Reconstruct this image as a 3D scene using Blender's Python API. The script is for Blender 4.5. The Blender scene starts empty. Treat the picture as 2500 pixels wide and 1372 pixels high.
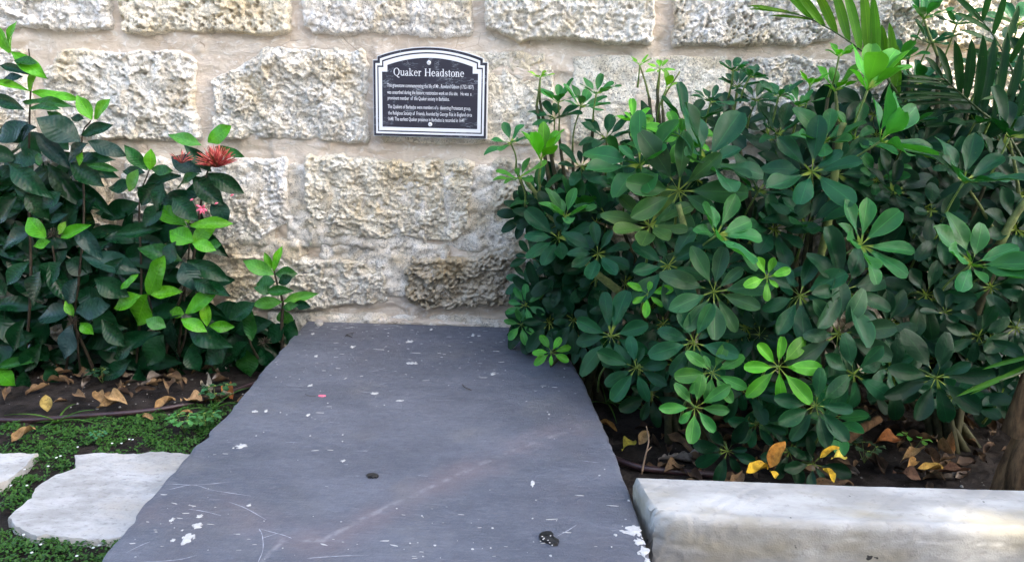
import bpy, math, random
import numpy as np
from mathutils import Vector, Matrix

R = math.radians
random.seed(7)
rng = np.random.default_rng(7)
scn = bpy.context.scene
COL = scn.collection

# ------------------------------------------------------------------ camera
F = 1736.0                                   # focal length in photograph pixels (2500 wide)
PITCH, YAW, ROLL = R(12.85), R(3.0), 0.016
SLAB_Z, KERB_Z = 0.16, 0.20
f0 = Vector((-math.sin(YAW) * math.cos(PITCH), math.cos(YAW) * math.cos(PITCH), -math.sin(PITCH)))
r0 = Vector((math.cos(YAW), math.sin(YAW), 0))
u0 = r0.cross(f0)
CR = (r0 * math.cos(ROLL) + u0 * math.sin(ROLL)).normalized()
CU = (u0 * math.cos(ROLL) - r0 * math.sin(ROLL)).normalized()
CF = f0.normalized()
CAM = Vector((0.0, -2.68, 1.0))


def ray(px, py):
    return CF + CR * ((px - 1250) / F) + CU * ((686 - py) / F)


def PY(px, py, y):                           # where the line of sight meets the upright plane at this y
    d = ray(px, py)
    return CAM + d * ((y - CAM.y) / d.y)


def PZ(px, py, z):                           # ... meets the level plane at this z
    d = ray(px, py)
    return CAM + d * ((z - CAM.z) / d.z)


def mpp(p):                                  # metres per photograph pixel at a point
    return (p - CAM).dot(CF) / F


_j = ray(1000, 789)                          # the slab's back edge touches the wall
CAM.z = SLAB_Z - _j.z * ((-0.02 - CAM.y) / _j.y)

cam_d = bpy.data.cameras.new('camera')
cam_d.sensor_width = 36
cam_d.lens = 36 * F / 2500
cam_d.clip_start = 0.02
cam_d.clip_end = 500
cam = bpy.data.objects.new('camera', cam_d)
COL.objects.link(cam)
cam.matrix_world = Matrix(((CR.x, CU.x, -CF.x, CAM.x), (CR.y, CU.y, -CF.y, CAM.y), (CR.z, CU.z, -CF.z, CAM.z), (0, 0, 0, 1)))
scn.camera = cam

# ------------------------------------------------------------------ light
SUN = Vector((0.62, -0.40, 0.68)).normalized()    # towards the sun
world = bpy.data.worlds.new('World')
scn.world = world
world.use_nodes = True
wn = world.node_tree
sky = wn.nodes.new('ShaderNodeTexSky')
sky.sky_type = 'NISHITA'
sky.sun_disc = False
sky.sun_elevation = math.asin(SUN.z)
sky.sun_rotation = math.atan2(SUN.x, SUN.y)
sky.air_density = 1.0
sky.dust_density = 3.0
sky.ozone_density = 0.6
bg = wn.nodes['Background']
bg.inputs['Strength'].default_value = 0.15
wn.links.new(sky.outputs[0], bg.inputs['Color'])
sun_d = bpy.data.lights.new('sun', 'SUN')
sun_d.energy = 4.2
sun_d.angle = R(0.53)
sun_d.color = (1.0, 0.93, 0.82)
sun = bpy.data.objects.new('sun', sun_d)
sun.rotation_euler = SUN.to_track_quat('Z', 'Y').to_euler()
sun.location = SUN * 20
COL.objects.link(sun)
vs = scn.view_settings
vs.view_transform = 'Standard'
vs.look = 'None'
vs.gamma = 1.0
vs.use_curve_mapping = False
vs.exposure = 2.55
cy = scn.cycles
cy.adaptive_threshold = 0.02
cy.max_bounces = 6
cy.diffuse_bounces = 3
cy.glossy_bounces = 2
cy.transmission_bounces = 3

# ------------------------------------------------------------------ noise
def _hash(ix, iy, seed):
    h = (ix.astype(np.int64) * 374761393 + iy.astype(np.int64) * 668265263 + seed * 974634777) & 0xFFFFFFFF
    h = ((h ^ (h >> 13)) * 1274126177) & 0xFFFFFFFF
    h = ((h ^ (h >> 16)) * 2246822519) & 0xFFFFFFFF
    return ((h ^ (h >> 15)) & 0xFFFFFF) / float(0xFFFFFF)


def vn(x, y, seed=0):
    ix, iy = np.floor(x), np.floor(y)
    fx, fy = x - ix, y - iy
    fx = fx * fx * fx * (fx * (fx * 6 - 15) + 10)
    fy = fy * fy * fy * (fy * (fy * 6 - 15) + 10)
    a, b = _hash(ix, iy, seed), _hash(ix + 1, iy, seed)
    c, d = _hash(ix, iy + 1, seed), _hash(ix + 1, iy + 1, seed)
    return (a + (b - a) * fx) * (1 - fy) + (c + (d - c) * fx) * fy - 0.5      # -0.5 .. 0.5


def fbm(x, y, oct=4, seed=0, gain=0.5):
    s, a, n = 0, 1.0, 0
    for i in range(oct):
        c, q = math.cos(i * 1.1), math.sin(i * 1.1)
        s = s + a * vn((x * c - y * q) * 2 ** i, (x * q + y * c) * 2 ** i, seed + i * 17)
        n += a
        a *= gain
    return s / n


def ridged(x, y, oct=4, seed=0):
    s, a, n = 0, 1.0, 0
    for i in range(oct):
        s = s + a * (1 - np.abs(vn(x * 2 ** i, y * 2 ** i, seed + i * 31)) * 4)
        n += a
        a *= 0.55
    return s / n


def worley(x, y, seed=0):
    ix, iy = np.floor(x), np.floor(y)
    best = np.full(x.shape, 9.0)
    ids = np.zeros(x.shape)
    for dx in (-1, 0, 1):
        for dy in (-1, 0, 1):
            cx, cy = ix + dx, iy + dy
            px, py = cx + _hash(cx, cy, seed), cy + _hash(cx, cy, seed + 5)
            d = np.hypot(px - x, py - y)
            m = d < best
            best = np.where(m, d, best)
            ids = np.where(m, _hash(cx, cy, seed + 9), ids)
    return best, ids


def facets(x, y, seed=0):
    """Broken rock faces: every cell a small plane with its own height and tilt."""
    ix, iy = np.floor(x), np.floor(y)
    best = np.full(x.shape, 9.0)
    out = np.zeros(x.shape)
    for dx in (-1, 0, 1):
        for dy in (-1, 0, 1):
            cx, cy = ix + dx, iy + dy
            ox, oy = x - cx - _hash(cx, cy, seed), y - cy - _hash(cx, cy, seed + 5)
            d = np.hypot(ox, oy)
            h = (_hash(cx, cy, seed + 9) - .5) + 1.1 * (_hash(cx, cy, seed + 11) - .5) * ox + 1.1 * (_hash(cx, cy, seed + 13) - .4) * oy
            m = d < best
            best = np.where(m, d, best)
            out = np.where(m, h, out)
    return out


def sstep(a, b, x):
    t = np.clip((x - a) / (b - a), 0, 1)
    return t * t * (3 - 2 * t)

# ------------------------------------------------------------------ object helpers
def mesh_from(name, verts, faces, smooth=True):
    me = bpy.data.meshes.new(name)
    v = np.asarray(verts, dtype=np.float32).reshape(-1, 3)
    if isinstance(faces, np.ndarray):
        k = faces.shape[1]
        me.vertices.add(len(v))
        me.vertices.foreach_set('co', v.ravel())
        me.loops.add(faces.size)
        me.loops.foreach_set('vertex_index', faces.astype(np.int32).ravel())
        me.polygons.add(len(faces))
        me.polygons.foreach_set('loop_start', np.arange(0, faces.size, k, dtype=np.int32))
        me.update(calc_edges=True)
        me.validate()
    else:
        me.from_pydata([tuple(p) for p in v], [], faces)
    if smooth:
        me.polygons.foreach_set('use_smooth', np.ones(len(me.polygons), dtype=bool))
    me.update()
    return me


def link(name, me, mat=None, parent=None, loc=None):
    """A mesh object; under a parent its data stay in world coordinates unless a matrix is set later."""
    o = bpy.data.objects.new(name, me)
    COL.objects.link(o)
    if mat and me is not None and not me.materials:
        me.materials.append(mat)
    if parent is not None:
        o.parent = parent
        o.matrix_parent_inverse = Matrix.Translation(-Vector(parent.get('_base', (0, 0, 0))))
    return o


def tag(o, label=None, cat=None, group=None, kind=None):
    if label: o['label'] = label
    if cat: o['category'] = cat
    if group: o['group'] = group
    if kind: o['kind'] = kind
    return o


def empty(name, loc, label, cat, group=None):
    o = bpy.data.objects.new(name, None)
    o.empty_display_size = 0.05
    COL.objects.link(o)
    o.location = loc
    o['_base'] = tuple(loc)
    return tag(o, label, cat, group)


def recentre(me):
    """Move a mesh about its base point and return that point, so a one-mesh thing sits at its own origin."""
    v = np.zeros(len(me.vertices) * 3, dtype=np.float32)
    me.vertices.foreach_get('co', v)
    v = v.reshape(-1, 3)
    c = v.mean(0)
    c[2] = v[:, 2].min()
    me.vertices.foreach_set('co', (v - c).ravel())
    me.update()
    return c


def thing(name, me, mat, label, cat, group=None, kind=None):
    c = recentre(me)
    o = link(name, me, mat)
    o.location = [float(q) for q in c]
    return tag(o, label, cat, group, kind)


def grid_faces(nu, nv):
    i = np.arange(nu - 1)[:, None] * nv + np.arange(nv - 1)[None, :]
    i = i.ravel()
    return np.stack([i, i + nv, i + nv + 1, i + 1], 1)


class MB:
    def __init__(self):
        self.v, self.f, self.n = [], [], 0

    def add(self, verts, faces):
        self.v.append(np.asarray(verts, dtype=np.float64).reshape(-1, 3))
        self.f += [tuple(i + self.n for i in q) for q in faces]
        self.n += len(self.v[-1])

    def tube(self, pts, rad, seg=7, cap=True):
        pts = [Vector(p) for p in pts]
        if not hasattr(rad, '__len__'):
            rad = [rad] * len(pts)
        vs_, fs = [], []
        up = Vector((0.31, 0.2, 0.93))
        for i, p in enumerate(pts):
            t = (pts[min(i + 1, len(pts) - 1)] - pts[max(i - 1, 0)]).normalized()
            a = t.cross(up)
            if a.length < 1e-3:
                a = t.cross(Vector((1, 0, 0)))
            a.normalize()
            b = t.cross(a)
            for k in range(seg):
                q = 2 * math.pi * k / seg
                vs_.append(p + (a * math.cos(q) + b * math.sin(q)) * rad[i])
        for i in range(len(pts) - 1):
            for k in range(seg):
                k2 = (k + 1) % seg
                fs.append((i * seg + k, i * seg + k2, (i + 1) * seg + k2, (i + 1) * seg + k))
        if cap:
            fs.append(tuple(range(seg))[::-1])
            fs.append(tuple((len(pts) - 1) * seg + k for k in range(seg)))
        self.add(vs_, fs)

    def mesh(self, name, smooth=True):
        return mesh_from(name, np.concatenate(self.v), self.f, smooth)


def spline(pts, n=8):
    """Catmull-Rom through points."""
    P = [Vector(p) for p in pts]
    P = [P[0] * 2 - P[1]] + P + [P[-1] * 2 - P[-2]]
    out = []
    for i in range(1, len(P) - 2):
        a, b, c, d = P[i - 1:i + 3]
        for k in range(n):
            t = k / n
            out.append(0.5 * ((2 * b) + (c - a) * t + (2 * a - 5 * b + 4 * c - d) * t * t + (3 * b - a - 3 * c + d) * t ** 3))
    out.append(P[-2])
    return out


def in_poly(x, y, poly):
    x, y = np.asarray(x, float), np.asarray(y, float)
    r = np.zeros(x.shape, bool)
    n = len(poly)
    for i in range(n):
        (x1, y1), (x2, y2) = poly[i], poly[(i + 1) % n]
        if y1 == y2:
            continue
        c = ((y1 > y) != (y2 > y)) & (x < (x2 - x1) * (y - y1) / (y2 - y1) + x1)
        r ^= c
    return r

# ------------------------------------------------------------------ materials
class NT:
    def __init__(self, name):
        self.m = bpy.data.materials.new(name)
        self.m.use_nodes = True
        self.t = self.m.node_tree
        self.b = self.t.nodes['Principled BSDF']
        self.out = self.t.nodes['Material Output']

    def n(self, typ, **kw):
        nd = self.t.nodes.new('ShaderNode' + typ)
        for k, v in kw.items():
            setattr(nd, k, v)
        return nd

    def put(self, sock, v):
        if hasattr(v, 'is_output'):
            self.t.links.new(v, sock)
        elif v is not None:
            if isinstance(v, (tuple, list)) and len(v) == 3 and sock.type == 'RGBA':
                v = (*v, 1)
            sock.default_value = v

    def coord(self, kind='Object', scale=(1, 1, 1), vary=0.0):
        c = self.n('TexCoord').outputs[kind]
        mp = self.n('Mapping')
        self.put(mp.inputs['Scale'], scale)
        self.t.links.new(c, mp.inputs['Vector'])
        o = mp.outputs[0]
        if vary:
            rd = self.n('ObjectInfo').outputs['Random']
            cm = self.n('CombineXYZ')
            for i in range(3):
                self.t.links.new(self.math('MULTIPLY', rd, vary * (i + 1)), cm.inputs[i])
            ad = self.n('VectorMath', operation='ADD')
            self.t.links.new(o, ad.inputs[0])
            self.t.links.new(cm.outputs[0], ad.inputs[1])
            o = ad.outputs[0]
        return o

    def noise(self, vec, scale, detail=4, rough=0.55, dist=0.0):
        nd = self.n('TexNoise')
        self.put(nd.inputs['Vector'], vec)
        nd.inputs['Scale'].default_value = scale
        nd.inputs['Detail'].default_value = detail
        nd.inputs['Roughness'].default_value = rough
        nd.inputs['Distortion'].default_value = dist
        return nd.outputs['Fac']

    def vor(self, vec, scale, feature='F1', out='Distance', rnd=1.0):
        nd = self.n('TexVoronoi', feature=feature)
        self.put(nd.inputs['Vector'], vec)
        nd.inputs['Scale'].default_value = scale
        nd.inputs['Randomness'].default_value = rnd
        return nd.outputs[out]

    def math(self, op, a, b=None, c=None, clamp=False):
        nd = self.n('Math', operation=op, use_clamp=clamp)
        self.put(nd.inputs[0], a)
        if b is not None: self.put(nd.inputs[1], b)
        if c is not None: self.put(nd.inputs[2], c)
        return nd.outputs[0]

    def ramp(self, fac, lo, hi, a=0.0, b=1.0):
        nd = self.n('MapRange', interpolation_type='SMOOTHSTEP')
        self.put(nd.inputs[0], fac)
        for i, v in ((1, lo), (2, hi), (3, a), (4, b)):
            nd.inputs[i].default_value = v
        return nd.outputs[0]

    def mix(self, fac, a, b, blend='MIX'):
        nd = self.n('Mix', data_type='RGBA', blend_type=blend)
        self.put(nd.inputs[0], fac)
        self.put(nd.inputs[6], a)
        self.put(nd.inputs[7], b)
        return nd.outputs[2]

    def bump(self, h, strength=0.5, dist=0.01):
        nd = self.n('Bump')
        nd.inputs['Strength'].default_value = strength
        nd.inputs['Distance'].default_value = dist
        self.put(nd.inputs['Height'], h)
        self.t.links.new(nd.outputs[0], self.b.inputs['Normal'])
        return nd.outputs[0]

    def set(self, color=None, rough=None, spec=None, **kw):
        self.put(self.b.inputs['Base Color'], color)
        self.put(self.b.inputs['Roughness'], rough)
        if spec is not None: self.put(self.b.inputs['Specular IOR Level'], spec)
        return self.m


def m_stone():
    t = NT('coral_limestone')
    v = t.coord('Object', vary=13.0)
    big = t.noise(v, 5.0, 3)
    mid = t.noise(v, 17.0, 5, 0.65)
    fine = t.noise(v, 110.0, 4, 0.75)
    tint = t.n('ObjectInfo').outputs['Color']
    c = t.mix(t.ramp(mid, 0.36, 0.62), (0.68, 0.625, 0.525), (0.88, 0.85, 0.785))
    c = t.mix(t.math('MULTIPLY', t.ramp(big, 0.48, 0.68), 0.6), c, (0.66, 0.54, 0.34))
    c = t.mix(1.0, c, tint, 'MULTIPLY')
    alg = t.math('MULTIPLY', t.ramp(t.noise(v, 3.2, 5, 0.7), 0.55, 0.70), 0.55)
    c = t.mix(alg, c, (0.36, 0.335, 0.27))
    grime = t.math('MULTIPLY', t.ramp(fine, 0.52, 0.64), t.ramp(t.noise(v, 9.0, 3), 0.34, 0.62, 0.25, 1.0))
    c = t.mix(t.math('MULTIPLY', grime, 0.8), c, (0.17, 0.16, 0.14))
    speck = t.math('MULTIPLY', t.ramp(t.noise(v, 210.0, 3, 0.65), 0.56, 0.64), 0.7)
    c = t.mix(speck, c, (0.15, 0.14, 0.12))
    t.bump(t.math('ADD', t.noise(v, 120.0, 5, 0.7), t.math('MULTIPLY', t.ramp(t.vor(v, 95.0), 0.08, 0.3), 0.5)), 1.0, 0.007)
    return t.set(c, 0.95, 0.15)


def m_mortar():
    t = NT('lime_mortar')
    v = t.coord('Object', scale=(1, 1, 1.8))
    w = t.noise(v, 6.0, 4, 0.6, 1.5)
    sm = t.noise(v, 14.0, 5, 0.6, 2.5)
    c = t.mix(t.ramp(w, 0.35, 0.65), (0.53, 0.44, 0.345), (0.63, 0.55, 0.455))
    c = t.mix(t.math('MULTIPLY', t.ramp(sm, 0.54, 0.66), 0.8), c, (0.72, 0.68, 0.62))
    c = t.mix(t.math('MULTIPLY', t.ramp(t.noise(v, 60.0, 4), 0.60, 0.72), 0.45), c, (0.33, 0.27, 0.20))
    crack = t.vor(t.coord('Object', scale=(1, 1, 2.2)), 9.0, 'DISTANCE_TO_EDGE')
    ck = t.math('MULTIPLY', t.ramp(crack, 0.0, 0.012, 1, 0), t.ramp(t.noise(v, 3.3, 2), 0.52, 0.6))
    c = t.mix(t.math('MULTIPLY', ck, 0.7), c, (0.2, 0.15, 0.11))
    t.bump(t.math('ADD', t.noise(v, 45.0, 5, 0.65, 1.0), t.math('MULTIPLY', sm, 1.2)), 0.6, 0.008)
    return t.set(c, 0.9, 0.2)


def seg_dist(t, v, pts):
    """Smallest distance in x,y from a point to a polyline of world points."""
    sx = t.n('SeparateXYZ')
    t.t.links.new(v, sx.inputs[0])
    x, y = sx.outputs[0], sx.outputs[1]
    best = None
    for (ax, ay), (bx, by) in zip(pts[:-1], pts[1:]):
        dx, dy = bx - ax, by - ay
        L2 = dx * dx + dy * dy
        px_, py_ = t.math('SUBTRACT', x, ax), t.math('SUBTRACT', y, ay)
        h = t.math('ADD', t.math('MULTIPLY', px_, dx / L2), t.math('MULTIPLY', py_, dy / L2), clamp=True)
        qx = t.math('SUBTRACT', px_, t.math('MULTIPLY', h, dx))
        qy = t.math('SUBTRACT', py_, t.math('MULTIPLY', h, dy))
        d = t.math('SQRT', t.math('ADD', t.math('MULTIPLY', qx, qx), t.math('MULTIPLY', qy, qy)))
        best = d if best is None else t.math('MINIMUM', best, d)
    return best


def slab_pts(lst):
    return [tuple(PZ(a, b, SLAB_Z)[:2]) for a, b in lst]


def m_slate():
    t = NT('purple_slate')
    v = t.coord('Object')
    vs_ = t.coord('Object', scale=(1, 2.2, 1))
    wob = t.noise(v, 9.0, 4)
    c = t.mix(t.ramp(t.noise(vs_, 3.0, 5, 0.6), 0.35, 0.65), (0.073, 0.081, 0.102), (0.108, 0.117, 0.143))
    c = t.mix(t.math('MULTIPLY', t.ramp(t.noise(vs_, 42.0, 6, 0.75), 0.48, 0.66), 0.6), c, (0.070, 0.074, 0.092))
    c = t.mix(t.math('MULTIPLY', t.ramp(t.noise(vs_, 150.0, 4, 0.7), 0.56, 0.72), 0.4), c, (0.26, 0.27, 0.30))
    nw = t.math('MULTIPLY', t.math('SUBTRACT', wob, 0.5), 0.10)
    red = seg_dist(t, v, slab_pts([(360, 1240), (560, 1235), (760, 1330), (860, 1290), (1050, 1190), (1300, 1085), (1440, 1035)]))
    band = t.ramp(t.math('ADD', red, nw), 0.005, 0.085, 1, 0)
    c = t.mix(t.math('MULTIPLY', band, t.ramp(t.noise(v, 7.0, 4), 0.35, 0.65, 0.05, 0.5)), c, (0.15, 0.118, 0.125))
    vein = seg_dist(t, v, slab_pts([(640, 1372), (690, 1318), (790, 1318), (880, 1268), (960, 1232), (1060, 1185), (1190, 1125), (1290, 1085), (1430, 1040)]))
    vl = t.ramp(t.math('ADD', vein, t.math('MULTIPLY', nw, 0.12)), 0.001, 0.011, 1, 0)
    c = t.mix(t.math('MULTIPLY', vl, t.ramp(t.noise(v, 25.0, 4), 0.42, 0.62, 0.0, 0.55)), c, (0.27, 0.265, 0.28))
    stain = t.math('MULTIPLY', t.ramp(t.noise(v, 4.2, 4), 0.54, 0.70), 0.5)
    c = t.mix(stain, c, (0.125, 0.125, 0.13))
    dots = t.math('MULTIPLY', t.ramp(t.noise(v, 95.0, 2), 0.70, 0.76), 0.6)
    c = t.mix(dots, c, (0.04, 0.04, 0.045))
    grain = t.noise(t.coord('Object', scale=(1, 7.0, 1)), 30.0, 6, 0.75)
    c = t.mix(t.math('MULTIPLY', t.ramp(grain, 0.50, 0.66), 0.45), c, (0.165, 0.174, 0.205))
    c = t.mix(t.math('MULTIPLY', t.ramp(t.noise(t.coord('Object', scale=(1.6, 0.8, 1)), 2.3, 5, 0.65), 0.50, 0.66), 0.55), c, (0.085, 0.085, 0.10))
    t.bump(t.math('ADD', t.noise(vs_, 26.0, 5, 0.6), t.math('MULTIPLY', t.noise(v, 210.0, 3), 0.6)), 0.5, 0.005)
    return t.set(c, t.ramp(t.noise(v, 30.0, 4), 0.3, 0.7, 0.42, 0.62), 0.5)


def m_concrete():
    t = NT('limewashed_concrete')
    v = t.coord('Object')
    vs_ = t.coord('Object', scale=(0.45, 1, 1))
    c = t.mix(t.ramp(t.noise(vs_, 9.0, 5, 0.62), 0.33, 0.66), (0.27, 0.265, 0.25), (0.43, 0.427, 0.41))
    c = t.mix(t.math('MULTIPLY', t.ramp(t.noise(vs_, 5.5, 4), 0.50, 0.66), 0.85), c, (0.29, 0.26, 0.19))
    c = t.mix(t.math('MULTIPLY', t.ramp(t.noise(v, 60.0, 4, 0.7), 0.54, 0.70), 0.45), c, (0.20, 0.19, 0.18))
    c = t.mix(t.ramp(t.noise(v, 34.0, 2), 0.745, 0.76), c, (0.04, 0.04, 0.04))
    t.bump(t.math('ADD', t.noise(vs_, 40.0, 5, 0.7), t.math('MULTIPLY', t.noise(v, 260.0, 3), 0.5)), 0.35, 0.004)
    return t.set(c, 0.85, 0.25)


def m_paver():
    t = NT('white_flagstone')
    v = t.coord('Object', scale=(1, 1.8, 1))
    c = t.mix(t.ramp(t.noise(v, 8.0, 6, 0.65), 0.35, 0.68), (0.35, 0.345, 0.33), (0.54, 0.54, 0.53))
    c = t.mix(t.math('MULTIPLY', t.ramp(t.noise(v, 4.0, 3), 0.54, 0.68), 0.5), c, (0.40, 0.35, 0.27))
    c = t.mix(t.math('MULTIPLY', t.ramp(t.noise(v, 55.0, 5, 0.7), 0.52, 0.68), 0.6), c, (0.22, 0.215, 0.20))
    t.bump(t.noise(v, 60.0, 6, 0.75), 0.8, 0.008)
    return t.set(c, 0.9, 0.2)


def m_soil():
    t = NT('garden_soil')
    v = t.coord('Object')
    c = t.mix(t.ramp(t.noise(v, 12.0, 5), 0.35, 0.65), (0.010, 0.008, 0.007), (0.034, 0.028, 0.024))
    c = t.mix(t.ramp(t.noise(v, 130.0, 3), 0.72, 0.78), c, (0.16, 0.15, 0.13))
    t.bump(t.noise(v, 80.0, 6, 0.7), 0.9, 0.01)
    return t.set(c, 0.95, 0.15)


def m_ground():
    t = NT('pale_paving')
    v = t.coord('Object')
    c = t.mix(t.ramp(t.noise(v, 1.2, 5), 0.3, 0.7), (0.30, 0.28, 0.25), (0.40, 0.37, 0.33))
    t.bump(t.noise(v, 30.0, 5), 0.4, 0.01)
    return t.set(c, 0.9, 0.2)


def m_leaf(name, rough, vein, veinw, rim, quilt, translucent, under, stalk=False, spec=0.3):
    t = NT(name)
    uv = t.n('TexCoord').outputs['UV']
    sx = t.n('SeparateXYZ')
    t.t.links.new(uv, sx.inputs[0])
    u = t.math('ABSOLUTE', t.math('SUBTRACT', t.math('MULTIPLY', sx.outputs[0], 2), 1))
    vv = sx.outputs[1]
    o = t.coord('Object', vary=7.0)
    col = t.n('ObjectInfo').outputs['Color']
    c = t.mix(1.0, col, t.mix(t.noise(o, 3.0, 4), (0.62, 0.62, 0.66), (1.3, 1.3, 1.22)), 'MULTIPLY')
    c = t.mix(t.math('MULTIPLY', t.ramp(t.noise(o, 16.0, 3), 0.66, 0.76), 0.3), c, (0.16, 0.17, 0.05))
    c = t.mix(t.math('MULTIPLY', t.ramp(t.noise(o, 1.1, 2), 0.56, 0.72), 0.35), c, t.mix(1.0, col, (2.4, 1.5, 0.8), 'MULTIPLY'))
    mid = t.ramp(u, veinw * 0.4, veinw * 1.6, 1, 0)
    hi = t.mix(1.0, col, (2.2, 1.9, 1.6), 'MULTIPLY')
    hi = t.mix(vein, c, hi)
    c = t.mix(mid, c, hi)
    side = t.math('SINE', t.math('MULTIPLY', t.math('SUBTRACT', vv, t.math('MULTIPLY', u, 0.16)), 62.0))
    c = t.mix(t.math('MULTIPLY', t.ramp(side, 0.80, 1.0), 0.06 if quilt > .2 else 0.015), c, hi)
    if stalk:
        c = t.mix(t.ramp(vv, 0.17, 0.26, 0.9, 0), c, (0.27, 0.34, 0.06))
    if rim:
        c = t.mix(t.ramp(u, 0.90, 0.985, 0, rim), c, t.mix(1.0, col, (2.6, 2.1, 1.6), 'MULTIPLY'))
    bf = t.n('NewGeometry').outputs['Backfacing']
    c = t.mix(t.math('MULTIPLY', bf, 0.8), c, t.mix(1.0, col, under, 'MULTIPLY'))
    h = t.math('ADD', t.math('MULTIPLY', side, quilt * .1), t.math('MULTIPLY', t.noise(o, 5.0, 2), 0.25))
    t.bump(h, 0.35, 0.02)
    t.set(c, t.ramp(t.noise(o, 6.0, 3), 0.3, 0.7, rough - 0.07, rough + 0.1), spec)
    tr = t.n('BsdfTranslucent')
    t.put(tr.inputs['Color'], t.mix(1.0, c, (1.5, 1.7, 0.5), 'MULTIPLY'))
    ms = t.n('MixShader')
    ms.inputs[0].default_value = translucent
    t.t.links.new(t.b.outputs[0], ms.inputs[1])
    t.t.links.new(tr.outputs[0], ms.inputs[2])
    t.t.links.new(ms.outputs[0], t.out.inputs['Surface'])
    return t.m


def m_dry():
    t = NT('dry_leaf')
    o = t.coord('Object', vary=7.0)
    col = t.n('ObjectInfo').outputs['Color']
    c = t.mix(1.0, col, t.mix(t.ramp(t.noise(o, 3.0, 5, 0.7), 0.3, 0.7), (0.5, 0.45, 0.4), (1.25, 1.2, 1.1)), 'MULTIPLY')
    c = t.mix(t.math('MULTIPLY', t.ramp(t.noise(o, 9.0, 4), 0.58, 0.68), 0.6), c, (0.09, 0.05, 0.03))
    t.bump(t.noise(o, 20.0, 4), 0.4, 0.02)
    return t.set(c, 0.75, 0.2)


def m_litter():
    t = NT('leaf_litter')
    o = t.coord('Object')
    c = t.mix(t.ramp(t.noise(o, 13.0, 2), 0.35, 0.65), (0.040, 0.024, 0.015), (0.19, 0.12, 0.062))
    c = t.mix(t.ramp(t.noise(o, 8.0, 2), 0.56, 0.66), c, (0.20, 0.17, 0.14))
    c = t.mix(t.math('MULTIPLY', t.ramp(t.noise(o, 120.0, 3), 0.55, 0.68), 0.6), c, (0.03, 0.02, 0.015))
    t.bump(t.noise(o, 150.0, 4), 0.4, 0.004)
    return t.set(c, 0.8, 0.2)


def m_plain(name, col, rough=0.6, spec=0.4, var=0.25, scale=40.0, bump=0.3):
    t = NT(name)
    v = t.coord('Object')
    lo = tuple(q * (1 - var) for q in col)
    hi = tuple(min(q * (1 + var), 1) for q in col)
    nz = t.noise(v, scale, 5, 0.65)
    c = t.mix(t.ramp(nz, 0.3, 0.7), lo, hi)
    if bump:
        t.bump(nz, bump, 0.003)
    return t.set(c, rough, spec)


def m_marble():
    t = NT('black_marble_face')
    v = t.coord('Object', scale=(1, 1, 1))
    a = t.n('Mapping')
    a.inputs['Rotation'].default_value = (0, R(38), 0)
    a.inputs['Scale'].default_value = (1, 1, 4.0)
    t.t.links.new(v, a.inputs['Vector'])
    n1 = t.noise(a.outputs[0], 9.0, 5, 0.6, 1.2)
    vn1 = t.ramp(t.math('ABSOLUTE', t.math('SUBTRACT', n1, 0.5)), 0.0, 0.018, 1, 0)
    b = t.n('Mapping')
    b.inputs['Rotation'].default_value = (0, R(-70), 0)
    b.inputs['Scale'].default_value = (1, 1, 3.0)
    t.t.links.new(v, b.inputs['Vector'])
    n2 = t.noise(b.outputs[0], 6.0, 4, 0.6, 1.0)
    vn2 = t.ramp(t.math('ABSOLUTE', t.math('SUBTRACT', n2, 0.5)), 0.0, 0.012, 1, 0)
    gate = t.ramp(t.noise(v, 13.0, 3), 0.48, 0.62)
    c = t.mix(t.math('MULTIPLY', t.math('MAXIMUM', vn1, vn2), t.math('MULTIPLY', gate, 0.6)), (0.022, 0.021, 0.032), (0.32, 0.36, 0.40))
    return t.set(c, 0.3, 0.5)


def m_bark(name, a, b):
    t = NT(name)
    v = t.coord('Object', scale=(1, 1, 0.25))
    nz = t.noise(v, 60.0, 6, 0.7)
    t.bump(nz, 0.7, 0.006)
    return t.set(t.mix(t.ramp(nz, 0.3, 0.7), a, b), 0.85, 0.2)


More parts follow.
